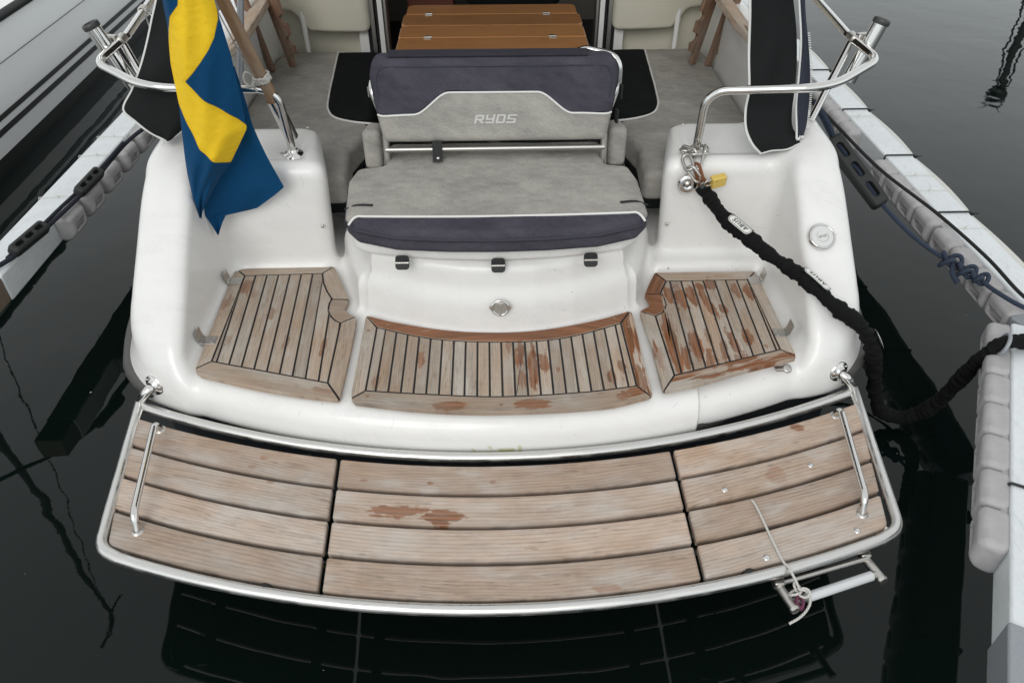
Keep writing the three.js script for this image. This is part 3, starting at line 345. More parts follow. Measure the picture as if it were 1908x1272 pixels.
// ---- teak deck panels
const panels = {
  port: { label: 'weathered grey-brown deck panel, mostly dry', win: [-1.06, -0.47, -1.43, -0.60], res: [860, 1210], y: 0.452, wet: [],
    frame: { top: [[-1.019, -1.393], [-0.635, -1.395], [-0.674, -1.346], [-0.968, -1.339]], left: [[-1.019, -1.393], [-0.968, -1.339], [-0.957, -0.837], [-1.004, -0.799]], bot: [[-1.004, -0.799], [-0.957, -0.837], [-0.555, -0.719], [-0.504, -0.636], [-0.617, -0.657], [-0.768, -0.696], [-0.975, -0.766], [-0.997, -0.786]], rt: [[-0.635, -1.395], [-0.594, -1.298], [-0.546, -1.174], [-0.61, -1.176], [-0.636, -1.224], [-0.658, -1.279], [-0.674, -1.346]], notch: [[-0.61, -1.176], [-0.549, -1.171], [-0.546, -1.155], [-0.554, -1.113], [-0.532, -1.085], [-0.508, -1.069], [-0.559, -1.033], [-0.58, -1.047], [-0.598, -1.07], [-0.612, -1.101], [-0.616, -1.129], [-0.616, -1.157]], rl: [[-0.559, -1.033], [-0.508, -1.069], [-0.504, -1.058], [-0.5, -0.988], [-0.5, -0.849], [-0.504, -0.64], [-0.555, -0.719]] },
    dirs: { top: 0, left: 1.55, bot: 0.28, rt: 1.15, notch: 0.2, rl: 1.57 }, field: [[-0.968, -1.339], [-0.674, -1.346], [-0.658, -1.279], [-0.636, -1.224], [-0.61, -1.176], [-0.616, -1.157], [-0.616, -1.129], [-0.612, -1.101], [-0.598, -1.07], [-0.58, -1.047], [-0.559, -1.033], [-0.555, -0.719], [-0.957, -0.837]], line0: -1.0139, pitch: 0.0434, slope: 0.061, z0: -1.34, n: 13,
    stains: [[-0.945, -1.27, 0.022, 0.05, 0, 0.7], [-0.99, -1.17, 0.02, 0.05, 0.1, 0.45], [-0.91, -1.22, 0.02, 0.03, 0, 0.3], [-0.815, -1.10, 0.016, 0.035, 0, 0.6], [-0.73, -0.93, 0.013, 0.04, 0, 0.55], [-0.60, -0.90, 0.010, 0.045, 0, 0.7], [-0.56, -0.68, 0.05, 0.012, 0.3, 0.4], [-0.93, -0.95, 0.012, 0.03, 0, 0.35]] },
  middle: { label: 'curved deck panel with a wet dark rear edge', win: [-0.50, 0.50, -1.10, -0.54], res: [1440, 806], y: 0.452, wet: { top: 1.0, right: 0.55 },
    frame: { top: [[-0.476, -1.074], [-0.386, -1.038], [-0.194, -0.983], [0.0, -0.963], [0.159, -0.975], [0.342, -1.022], [0.473, -1.074], [0.43, -1.002], [0.284, -0.943], [0.163, -0.914], [0.003, -0.909], [-0.157, -0.921], [-0.276, -0.946], [-0.428, -1.002]], left: [[-0.476, -1.074], [-0.428, -1.002], [-0.429, -0.678], [-0.472, -0.641], [-0.476, -0.673]], right: [[0.473, -1.074], [0.481, -1.06], [0.481, -0.635], [0.474, -0.624], [0.435, -0.675], [0.43, -1.002]], bot: [[-0.472, -0.641], [-0.429, -0.678], [-0.245, -0.657], [-0.005, -0.638], [0.267, -0.651], [0.435, -0.675], [0.474, -0.624], [0.323, -0.581], [-0.007, -0.566], [-0.24, -0.582], [-0.457, -0.622]] },
    dirs: { top: 0, left: 1.57, right: 1.57, bot: 0 }, field: [[-0.428, -1.002], [-0.276, -0.946], [-0.157, -0.921], [0.003, -0.909], [0.163, -0.914], [0.284, -0.943], [0.43, -1.002], [0.435, -0.675], [0.267, -0.651], [-0.005, -0.638], [-0.245, -0.657], [-0.429, -0.678]], line0: -0.4375, pitch: 0.0403, slope: 0, z0: -0.9, n: 23,
    stains: [[-0.262, -0.83, 0.014, 0.045, 0, 0.75], [-0.40, -0.72, 0.014, 0.035, 0, 0.5], [0.028, -0.88, 0.012, 0.028, 0, 0.7], [0.068, -0.85, 0.017, 0.07, 0, 0.9], [0.07, -0.71, 0.017, 0.05, 0, 0.75], [0.108, -0.77, 0.019, 0.13, 0, 1, 0.7], [0.148, -0.80, 0.019, 0.05, 0, 0.9], [0.36, -0.72, 0.016, 0.04, 0, 0.8], [0.40, -0.77, 0.014, 0.03, 0, 0.8], [0.19, -0.76, 0.006, 0.01, 0, 0.7], [-0.155, -0.60, 0.062, 0.022, 0, 0.85, 0.7], [0.095, -0.602, 0.064, 0.026, 0, 0.85, 0.7], [0.42, -0.645, 0.06, 0.022, -0.35, 0.9], [0.455, -0.70, 0.02, 0.08, 0, 0.8], [-0.09, -0.70, 0.012, 0.03, 0, 0.25]] },
  starboard: { label: 'deck panel blotched with wet orange patches, its near edge sprung up', win: [0.47, 1.03, -1.34, -0.60], res: [860, 1136], y: 0.458, wet: { lt: 1.15, notch: 0.95, bot: 0.35, ll: 0.2 },
    frame: { top: [[0.599, -1.301], [0.991, -1.299], [0.944, -1.242], [0.634, -1.241]], right: [[0.991, -1.299], [0.988, -0.793], [0.943, -0.83], [0.944, -1.242]], bot: [[0.988, -0.793], [0.982, -0.782], [0.793, -0.723], [0.62, -0.659], [0.511, -0.634], [0.562, -0.711], [0.943, -0.83]], lt: [[0.599, -1.301], [0.634, -1.241], [0.613, -1.197], [0.597, -1.162], [0.537, -1.158], [0.561, -1.218]], notch: [[0.537, -1.158], [0.597, -1.162], [0.606, -1.135], [0.606, -1.093], [0.59, -1.05], [0.556, -1.026], [0.502, -1.059], [0.529, -1.077], [0.549, -1.094]], ll: [[0.502, -1.059], [0.556, -1.026], [0.562, -0.711], [0.511, -0.634], [0.511, -0.843]] },
    dirs: { top: 0, right: 1.57, bot: -0.29, lt: 2.0, notch: 0.3, ll: 1.57 }, field: [[0.634, -1.241], [0.944, -1.242], [0.943, -0.83], [0.562, -0.711], [0.556, -1.026], [0.59, -1.05], [0.606, -1.093], [0.606, -1.135], [0.597, -1.162], [0.613, -1.197]], line0: 0.5634, pitch: 0.0423, slope: -0.036, z0: -1.24, n: 11,
    stains: [[0.63, -1.15, 0.022, 0.06, 0, 1], [0.665, -1.13, 0.024, 0.075, 0, 1], [0.71, -1.15, 0.02, 0.08, 0, 1, 1.3], [0.752, -1.20, 0.018, 0.03, 0, 1], [0.76, -1.09, 0.02, 0.09, -0.15, 1, 1.3], [0.795, -1.215, 0.022, 0.04, 0, 0.9], [0.805, -1.055, 0.016, 0.03, 0, 1], [0.88, -1.18, 0.016, 0.05, 0, 0.85], [0.925, -1.16, 0.020, 0.06, 0, 0.95], [0.585, -0.87, 0.024, 0.19, 0, 1, 0.5], [0.615, -0.80, 0.02, 0.07, 0, 0.9], [0.665, -0.86, 0.024, 0.095, 0, 1, 0.8], [0.70, -0.78, 0.022, 0.06, 0, 0.85], [0.715, -0.90, 0.012, 0.05, 0, 0.6], [0.755, -0.82, 0.015, 0.07, 0, 0.8], [0.795, -0.86, 0.017, 0.09, -0.1, 0.85], [0.80, -0.79, 0.022, 0.035, 0, 0.7], [0.85, -0.90, 0.022, 0.05, 0, 1, 0.8], [0.90, -0.85, 0.008, 0.012, 0, 0.7], [0.83, -0.75, 0.10, 0.014, -0.28, 0.95], [0.68, -0.705, 0.06, 0.012, -0.28, 0.75], [0.53, -0.80, 0.014, 0.06, 0, 0.5]] },
};
const lift = (x, z) => 0; 
let seedNo = 40;
function arcBend(P, n = 5) { // subdivide the long gently bent runs of a plan outline
  const N = P.length, out = []; for (let i = 0; i < N; i++) { const p0 = P[(i + N - 1) % N], p1 = P[i], p2 = P[(i + 1) % N], p3 = P[(i + 2) % N]; out.push(p1); const d = Math.hypot(p2[0] - p1[0], p2[1] - p1[1]); if (d < 0.1) continue;
    const u = [p2[0] - p1[0], p2[1] - p1[1]], ok = (a, b) => { const v = [b[0] - a[0], b[1] - a[1]]; return (u[0] * v[0] + u[1] * v[1]) / (d * Math.hypot(...v)) > 0.94; }; const t1 = ok(p0, p1) ? [(p2[0] - p0[0]) / 2, (p2[1] - p0[1]) / 2] : u, t2 = ok(p2, p3) ? [(p3[0] - p1[0]) / 2, (p3[1] - p1[1]) / 2] : u;
    const k1 = d / Math.hypot(...t1), k2 = d / Math.hypot(...t2); for (let q = 1; q < n; q++) { const t = q / n, h1 = 2 * t ** 3 - 3 * t * t + 1, h2 = t ** 3 - 2 * t * t + t, h3 = -2 * t ** 3 + 3 * t * t, h4 = t ** 3 - t * t; out.push([0, 1].map(c => h1 * p1[c] + h2 * t1[c] * k1 + h3 * p2[c] + h4 * t2[c] * k2)); } } return out; }
panels.middle.field = arcBend(panels.middle.field); for (const k of ['top', 'bot']) panels.middle.frame[k] = arcBend(panels.middle.frame[k]); panels.port.frame.bot = arcBend(panels.port.frame.bot);
for (const [key, p] of Object.entries(panels)) {
  const g = grp('teak_panel', boat); g.userData.label = p.label;
  const pieces = []; for (const [k, poly] of Object.entries(p.frame)) pieces.push({ poly, ang: p.dirs[k], seed: seedNo++, wet: p.wet[k] || 0, curve: key === 'middle' && k === 'top' ? -0.45 : key === 'middle' && k === 'bot' ? 0.22 : 0 });
  for (let i = 0; i < p.n; i++) { const P = clipBand(p.field, (q) => q[0] - p.slope * (q[1] - p.z0), p.line0 + i * p.pitch, p.line0 + (i + 1) * p.pitch); 
    const zn = -1.11, xm = p.line0 + (i + 0.5) * p.pitch + p.slope * (zn - p.z0), lobes = key !== 'middle' && !inPoly(p.field, xm, zn) ? [clipBand(P, q => q[1], -9, zn), clipBand(P, q => q[1], zn, 9)] : [P]; // the finger notch cuts some strips in two
    for (const Q of lobes) if (Q.length > 2 && Math.abs(area(Q)) > 6e-5) pieces.push({ poly: Q, ang: Math.PI / 2 - Math.atan(p.slope), seed: seedNo++, wet: 0 }); }
  const mat = woodMaterial(p.win, p.res[0], p.res[1], pieces, p.stains, look.weath), R = rngOf(seedNo);
  let outer; if (key === 'middle') outer = [[-0.476, -1.074], [-0.386, -1.038], [-0.194, -0.983], [0.0, -0.963], [0.159, -0.975], [0.342, -1.022], [0.473, -1.074], [0.481, -1.06], [0.481, -0.635], [0.474, -0.624], [0.323, -0.581], [-0.007, -0.566], [-0.24, -0.582], [-0.457, -0.622], [-0.472, -0.641], [-0.476, -0.673]];
  else if (key === 'port') outer = [[-1.019, -1.393], [-0.635, -1.395], [-0.594, -1.298], [-0.546, -1.174], [-0.546, -1.155], [-0.554, -1.113], [-0.532, -1.085], [-0.508, -1.069], [-0.5, -0.988], [-0.5, -0.849], [-0.504, -0.64], [-0.617, -0.657], [-0.768, -0.696], [-0.975, -0.766], [-0.997, -0.786], [-1.004, -0.799]];
  else outer = [[0.599, -1.301], [0.991, -1.299], [0.988, -0.793], [0.982, -0.782], [0.793, -0.723], [0.62, -0.659], [0.511, -0.634], [0.511, -0.843], [0.502, -1.059], [0.549, -1.094], [0.537, -1.158], [0.561, -1.218]];
  outer = arcBend(outer);
  mesh('caulking', board(inset(outer, 0.006), p.y - 0.0022, 0.013, 0, p.win), M.black, g);
  for (const pc of pieces) mesh('plank', board(inset(pc.poly, 0.0033), p.y + (R() - 0.5) * 0.0008, 0.017, 0.0009, p.win, 1), mat, g);
  const m2 = mat; const plugs = key === 'middle' ? [[-0.39, -1.015], [0.41, -1.03], [-0.455, -0.985], [0.455, -0.98], [-0.42, -0.65], [0.405, -0.635], [0.0, -0.60]] : [];
  for (const [x, z] of plugs) mesh('plug', latheAt([[0.0001, 0.0008], [0.0055, 0.0008], [0.0065, 0.0]], [x, p.y + 0.0006, z], [0, 1, 0], 14), M.plug ??= std({ color: C(0.25, 0.16, 0.10), roughness: 0.7 }), g);
  if (key !== 'middle') { const s = key === 'port' ? -1 : 1; for (const z of key === 'port' ? [-1.30, -0.945] : [-1.235, -0.915]) { const X = s * (key === 'port' ? 1.012 : 0.987), h = merge([boxAt(X - s * 0.018, p.y + 0.002, z, 0.048, 0.0022, 0.042, 0.001), boxAt(X + s * 0.010, p.y + 0.026, z, 0.0022, 0.042, 0.042, 0.001, 0, 0, s * -0.18), ...[0, 1, 2, 3].map(k => bar([X + s * 0.006, p.y + 0.005, z - 0.0205 + k * 0.0105], [X + s * 0.006, p.y + 0.005, z - 0.0115 + k * 0.0105], 0.0045, 0.0045, 10)), ...[[-0.03, -0.012], [-0.03, 0.012]].map(([dx, dz]) => new THREE.SphereGeometry(0.0035, 8, 6).scale(1, 0.5, 1).translate(X + s * dx, p.y + 0.0035, z + dz)), ...[0.018, 0.034].map(dy => new THREE.SphereGeometry(0.003, 8, 6).scale(0.5, 1, 1).translate(X + s * 0.0085, p.y + dy, z + 0.009))]); mesh('hinge', h, M.steelDull, g); } }
  if (key === 'starboard') { mesh('catch', merge([latheAt([[0.0001, 0.004], [0.012, 0.004], [0.016, 0.0], [0.016, -0.004]], [0.952, 0.432, -0.762], [0.1, 0.9, 0.4], 18), boxAt(0.93, 0.428, -0.765, 0.035, 0.01, 0.02, 0.003)]), M.steelDull, g); g.position.y = 0.004; }
}
// ---- swim platform
{
  const sp = grp('swim_platform', boat), sag = (x) => x * x / (2 * 2.95), Y = 0.322, win = [-1.25, 1.25, -0.76, 0.03];
  const rows = [-0.472, -0.353, -0.235, -0.116, 0.002], L = (k) => k; // centre-line z of the joints
  const edge = [[[-1.215, 0.22], [-0.522, 0.04]], [[-0.510, 0.04], [0.530, -0.01]], [[0.542, -0.01], [1.200, -0.21]]];
  const xAt = (e, z) => e[0] + e[1] * (z + 0.71), pieces = [];
  for (let r = 0; r < 4; r++) for (let c = 0; c < 3; c++) { const z0 = rows[r] + 0.0068, z1 = rows[r + 1] - 0.0068, P = [], N = 14; const solve = (e, zc) => { let x = e[0]; for (let i = 0; i < 8; i++) x = xAt(e, zc - sag(x)); return x; };
    const a0 = solve(edge[c][0], z0), b0 = solve(edge[c][1], z0), a1 = solve(edge[c][0], z1), b1 = solve(edge[c][1], z1);
    for (let i = 0; i <= N; i++) { const x = lerp(a0, b0, i / N); P.push([x, z0 - sag(x)]); } for (let i = N; i >= 0; i--) { const x = lerp(a1, b1, i / N); P.push([x, z1 - sag(x)]); }
    const rad = P.map(() => 0); const big = 0.03; rad[0] = rad[N] = rad[N + 1] = rad[2 * N + 1] = 0.006; if (r === 3 && c === 0) rad[2 * N + 1] = big; if (r === 3 && c === 2) rad[N + 1] = big;
    pieces.push({ poly: roundPoly(P, rad, 4), ang: c === 0 ? 0.27 : c === 2 ? -0.27 : 0, curve: c === 1 ? 0.17 : 0, seed: 300 + r * 3 + c * 17 }); }
  const stains = [[-0.30, -0.30, 0.085, 0.022, 0.0, 0.85, 1.3], [-0.18, -0.275, 0.06, 0.028, 0, 0.85, 1.3], [-0.22, -0.405, 0.012, 0.008, 0, 0.7], [-0.42, -0.42, 0.012, 0.005, 0, 0.5], [0.96, -0.60, 0.026, 0.019, 0, 0.8, 0.6], [0.83, -0.40, 0.032, 0.04, 0.3, 0.38, 0.6], [-0.03, -0.40, 0.012, 0.01, 0, 0.5], [-0.74, -0.52, 0.02, 0.008, 0.3, 0.6], [-0.70, -0.42, 0.016, 0.006, 0.3, 0.6], [0.08, -0.16, 0.02, 0.006, 0, 0.35], [0.27, -0.03, 0.04, 0.016, 0, 0.45, 0.9], [-0.77, -0.485, 0.014, 0.006, 0.3, 0.5], [1.06, -0.47, 0.07, 0.02, -0.25, 0.28, 0.8], [-1.09, -0.60, 0.06, 0.02, 0.25, 0.22, 0.9], [0.65, -0.30, 0.03, 0.02, 0.2, 0.2]];
  const mat = woodMaterial(win, 2048, 648, pieces, stains, look.plat);
  for (const pc of pieces) mesh('plank', board(pc.poly, Y, 0.028, 0.005, win, 3), mat, sp);
  // rim tube: back arc, rounded corners, sides and front arc
  const arc = (R, z0, x0, x1, n) => { const o = []; for (let i = 0; i <= n; i++) { const x = lerp(x0, x1, i / n); o.push(V(x, 0.312, z0 - x * x / (2 * R))); } return o; };
  const rear = arc(3.02, 0.018, -1.06, 1.06, 40), rim = [V(-1.216, 0.316, -0.790), V(-1.128, 0.312, -0.205), ...rear, V(1.128, 0.312, -0.205), V(1.216, 0.316, -0.790)];
  const rr = rim.map(() => 0); rr[1] = rr[rim.length - 2] = 0.085;
  mesh('rim_tube', sweep(fillet(rim, rr, 12), 0.0165, 20), M.steelWorn, sp);
  mesh('front_tube', sweep(arc(2.78, -0.510, -1.205, 1.205, 44), 0.0165, 20), M.steelWorn, sp);
  for (const s of [-1, 1]) { // flange seated on the transom moulding
    const p = V(s * 1.150, 0.385, -0.80), n = V(0, 0, 0), e = 0.004; for (let k = 0; k < 12; k++) { const d = moulding(p.x, p.y, p.z); n.set(moulding(p.x + e, p.y, p.z) - moulding(p.x - e, p.y, p.z), moulding(p.x, p.y + e, p.z) - moulding(p.x, p.y - e, p.z), moulding(p.x, p.y, p.z + e) - moulding(p.x, p.y, p.z - e)).normalize(); p.addScaledVector(n, -d * 0.9); }
    const bend = V(s * 1.216, 0.316, -0.790), ax = bend.clone().sub(p).normalize().lerp(n, 0.45).normalize();
    mesh('mount_tube', sweep(smooth([p.clone().addScaledVector(n, -0.02), p.clone().addScaledVector(ax, 0.03), bend], 14), 0.0168, 20), M.steel, sp);
    mesh('wall_flange', latheAt([[0.0165, 0.016], [0.021, 0.012], [0.026, 0.005], [0.036, 0.004], [0.037, -0.006]], p, n, 28), M.steel, sp);
    const u = V(0, 1, 0).cross(n).normalize(), w = n.clone().cross(u); for (const a of [0.5, 2.6, 4.7]) { const c = p.clone().addScaledVector(u, Math.cos(a) * 0.030).addScaledVector(w, Math.sin(a) * 0.030).addScaledVector(n, 0.004); mesh('flange_screw', new THREE.SphereGeometry(0.0045, 10, 8).translate(c.x, c.y, c.z), M.steelDull, sp); } }
  for (const x of [-0.985, -0.62, -0.42, 0.42, 0.64, 0.98]) mesh('bearer', boxAt(x, 0.284, -0.243 - sag(x), 0.035, 0.014, 0.47, 0.002), M.steelDull, sp);
  for (const x of [-0.62, -0.2, 0.0, 0.22, 0.64]) mesh('bracket', boxAt(x, 0.286, -0.47 - sag(x), 0.03, 0.012, 0.05, 0.002), M.black, sp);
  for (const s of [-1, 1]) { const a = V(s * 1.103, Y, -0.652), b = V(s * 1.037, Y, -0.252), d = b.clone().sub(a).normalize(), pts = [a, a.clone().add(V(0, 0.05, 0)).addScaledVector(d, 0.022), b.clone().add(V(0, 0.05, 0)).addScaledVector(d, -0.022), b]; mesh('grab_handle', sweep(fillet(pts, 0.035, 8), 0.0105, 16), M.steel, sp); for (const p of [a, b]) mesh('handle_foot', latheAt([[0.0105, 0.006], [0.016, 0.003], [0.018, -0.001]], p, [0, 1, 0], 18), M.steelDull, sp); }
  for (const [x, z] of [[0.661, -0.353], [0.949, -0.44], [1.0, -0.194], [0.717, -0.113]]) mesh('screw_cap', latheAt([[0.0001, 0.0045], [0.004, 0.0042], [0.008, 0.0025], [0.0098, 0]], [x, Y - 0.0003, z], [0, 1, 0], 18), M.steel, sp);
  for (const [x, z] of [[-0.64, -0.066], [0.66, -0.074]]) mesh('rubber_stop', latheAt([[0.0001, 0.012], [0.012, 0.010], [0.019, 0.0], [0.019, -0.02]], [x, 0.312, z + 0.006], [0, 1, 0.3], 18), M.rubber, sp);
  for (const [x, z] of [[-1.075, -0.19], [1.085, -0.195]]) mesh('corner_bracket', boxAt(x, 0.300, z, 0.05, 0.012, 0.04, 0.004, x > 0 ? 0.4 : -0.4), M.steel, sp);
}
// ---- folded swim ladder below the platform's right rear edge
{
  const ld = grp('swim_ladder', boat), white = std({ color: C(0.62, 0.63, 0.64), roughness: 0.3 });
  const a = V(0.765, 0.262, -0.010), b = V(1.035, 0.262, -0.092), d = b.clone().sub(a).normalize(), n = V(-d.z, 0, d.x);
  mesh('step_tube', bar(a.clone().addScaledVector(d, 0.05), b.clone().addScaledVector(d, -0.02), 0.0135), white, ld);
  mesh('inner_tube', bar(a.clone().addScaledVector(n, -0.055).add(V(0, 0.012, 0)), b.clone().addScaledVector(n, -0.045).add(V(0, 0.012, 0)), 0.008), M.steelDull, ld);
  for (const [p, s] of [[a, -1], [b, 1]]) { mesh('end_fitting', merge([bar(p.clone().addScaledVector(n, -0.065), p.clone().addScaledVector(n, 0.018), 0.0125), bar(p, p.clone().addScaledVector(d, -s * 0.05), 0.011), bar(p.clone().addScaledVector(n, 0.018), p.clone().addScaledVector(n, 0.026), 0.015, 0.013), boxAt(p.x - n.x * 0.06, p.y + 0.008, p.z - n.z * 0.06, 0.03, 0.028, 0.03, 0.006)]), M.steelDull, ld); }
}
// ---- stern rails with clamps and rod holders
for (const s of [-1, 1]) {
  const rg = grp('stern_rail', boat);
  const bx = s > 0 ? 0.738 : -0.750, bz = s > 0 ? -1.489 : -1.545, y0 = 0.855;
  const pts = s > 0 ? [V(bx, y0, bz), V(0.742, 1.098, -1.478), V(1.13, 1.14, -1.385), V(1.375, 1.158, -1.60), V(1.345, 1.175, -1.83), V(1.345, 1.21, -2.30), V(1.34, 1.24, -2.8)] : [V(bx, y0, bz), V(-0.765, 1.100, -1.535), V(-1.18, 1.14, -1.455), V(-1.415, 1.155, -1.66), V(-1.385, 1.175, -1.89), V(-1.40, 1.21, -2.25), V(-1.39, 1.24, -2.8)];
  mesh('rail_tube', sweep(fillet(pts, [0, 0.075, 0.2, 0.10, 0.06, 0.05, 0], 10), 0.0150, 18), M.steel, rg);
  mesh('foot_flange', latheAt([[0.0150, 0.022], [0.020, 0.018], [0.022, 0.006], [0.036, 0.004], [0.037, -0.006]], [bx, y0 - 0.004, bz], [0, 1, 0], 28), M.steel, rg);
  const cl = s > 0 ? V(1.35, 1.172, -1.79) : V(-1.39, 1.172, -1.85);
  mesh('leg', bar(cl.clone().add(V(0, -0.005, 0)), s > 0 ? V(1.175, 0.94, -1.575) : V(-1.215, 0.94, -1.64), 0.0140), M.steel, rg);
  mesh('clamp', merge([bar(cl.clone().add(V(0, 0, 0.022)), cl.clone().add(V(0, 0.004, -0.022)), 0.0185), boxAt(cl.x + s * 0.03, cl.y + 0.006, cl.z + 0.01, 0.05, 0.034, 0.03, 0.008, s * 0.3)]), M.steelDull, rg);
  const rh = grp('rod_holder', boat), top = s > 0 ? V(1.425, 1.245, -1.755) : V(-1.455, 1.245, -1.79), bot = s > 0 ? V(1.355, 1.03, -1.74) : V(-1.375, 1.02, -1.80), ax = top.clone().sub(bot).normalize();
  mesh('tube', sweep([bot, top], 0.0275, 24, false, false), phy({ color: C(0.68, 0.67, 0.65), metalness: 1, roughness: 0.14, side: THREE.DoubleSide }), rh);
  mesh('rim_cap', latheAt([[0.0240, -0.06], [0.0240, 0.005], [0.0258, 0.009], [0.0305, 0.008], [0.032, 0.0], [0.031, -0.010], [0.0280, -0.012]], top, ax, 28), M.capRubber ??= std({ color: C(0.045, 0.045, 0.045), roughness: 0.45 }), rh);
  mesh('floor_disc', latheAt([[0.0001, 0], [0.0265, 0]], bot.clone().addScaledVector(ax, 0.10), ax, 20), M.black, rh);
}

// ------------------------------------------------------------------ upholstery
// cushion from a plan outline; region() < 0 keeps that piece, so one cushion can be cut into differently coloured panels
function cushion(P, y0, y1, r, puff, region, cell = 0.009, wob = 0.002, seed = 1) {
  let a = 9, b = -9, c = 9, d = -9; for (const p of P) { a = Math.min(a, p[0]); b = Math.max(b, p[0]); c = Math.min(c, p[1]); d = Math.max(d, p[1]); } const mid = (y0 + y1) / 2, hh = (y1 - y0) / 2;
  const f = (x, y, z) => { const e = polySdf(P, x, z), h = hh + (y > mid ? puff * (1 - Math.exp(Math.min(e, 0) / 0.05)) + wob * (fbm(x * 9 + seed, z * 9, seed, 3) - 0.5) * 2 : 0), q0 = e + r, q1 = Math.abs(y - mid) - h + r; let v = Math.min(Math.max(q0, q1), 0) + Math.hypot(Math.max(q0, 0), Math.max(q1, 0)) - r; return region ? Math.max(v, region(x, y, z)) : v; };
  return nets(f, [a - 0.03, y0 - 0.03, c - 0.03], [b + 0.03, y1 + puff + 0.03, d + 0.03], cell);
}
// bench seat cushion: grey top, navy front panel, navy side band
{
  const cu = thing('seat_cushion', 'grey suede bench seat cushion with curved navy front edge and white piping', 'cushion');
  const P = roundPoly([[-0.41, -1.66], [-0.405, -1.475], [-0.505, -1.455], [-0.525, -1.36], [-0.503, -1.115], [-0.462, -1.055], [-0.33, -1.003], [-0.16, -0.985], [0, -0.980], [0.16, -0.985], [0.33, -1.003], [0.462, -1.052], [0.503, -1.112], [0.505, -1.34], [0.485, -1.45], [0.40, -1.47], [0.41, -1.66]], 0.03);
  const pipeZ = (x) => -1.095 + 0.018 * Math.cos(x * 2.6) - 0.0 * x, isFront = (x, z) => pipeZ(x) - z, band = 0.804, bandTop = (x, y, z) => y - band;
  const top = (x, y, z) => Math.max(band - y, -isFront(x, z)), front = (x, y, z) => Math.max(band - y, isFront(x, z));
  mesh('grey_panel', cushion(P, 0.758, 0.838, 0.022, 0.006, top, 0.0085, 0.003, 3), M.greySuede, cu);
  mesh('navy_panel', cushion(P, 0.758, 0.838, 0.022, 0.006, front, 0.0085, 0.003, 3), M.navySuede, cu);
  mesh('side_band', cushion(P, 0.758, 0.838, 0.022, 0.004, bandTop, 0.0085, 0.002, 4), M.navySuede, cu);
  const pp = []; for (let i = 0; i <= 40; i++) { const x = lerp(-0.458, 0.458, i / 40); pp.push(V(x, 0.8445, pipeZ(x))); } const ed = [V(-0.478, 0.836, -1.105), V(-0.470, 0.842, -1.092)];
  mesh('white_piping', sweep(smooth([V(-0.486, 0.824, -1.068), V(-0.472, 0.838, -1.082), ...pp, V(0.472, 0.838, -1.082), V(0.486, 0.824, -1.066)], 90), 0.0042, 8), M.piping, cu);
  const seam = P.filter(p => p[1] > -1.40).map(p => [p[0] * 0.998, p[1]]); // seam along the front edge between panel and side band
  mesh('edge_piping', sweep(smooth(seam.map(p => V(p[0], 0.812, p[1] + (p[1] > -1.1 ? 0.001 : 0))), 120), 0.0048, 8), M.navyPiping, cu);
  for (const s of [-1, 1]) mesh('side_slot', sweep(smooth([V(s * 0.512, 0.828, -1.165), V(s * 0.47, 0.8435, -1.165), V(s * 0.415, 0.8450, -1.160 - (s > 0 ? -0.004 : 0))], 16), (t) => 0.0045 + 0.003 * t, 8, false, true, 0.35), M.black, cu);
}
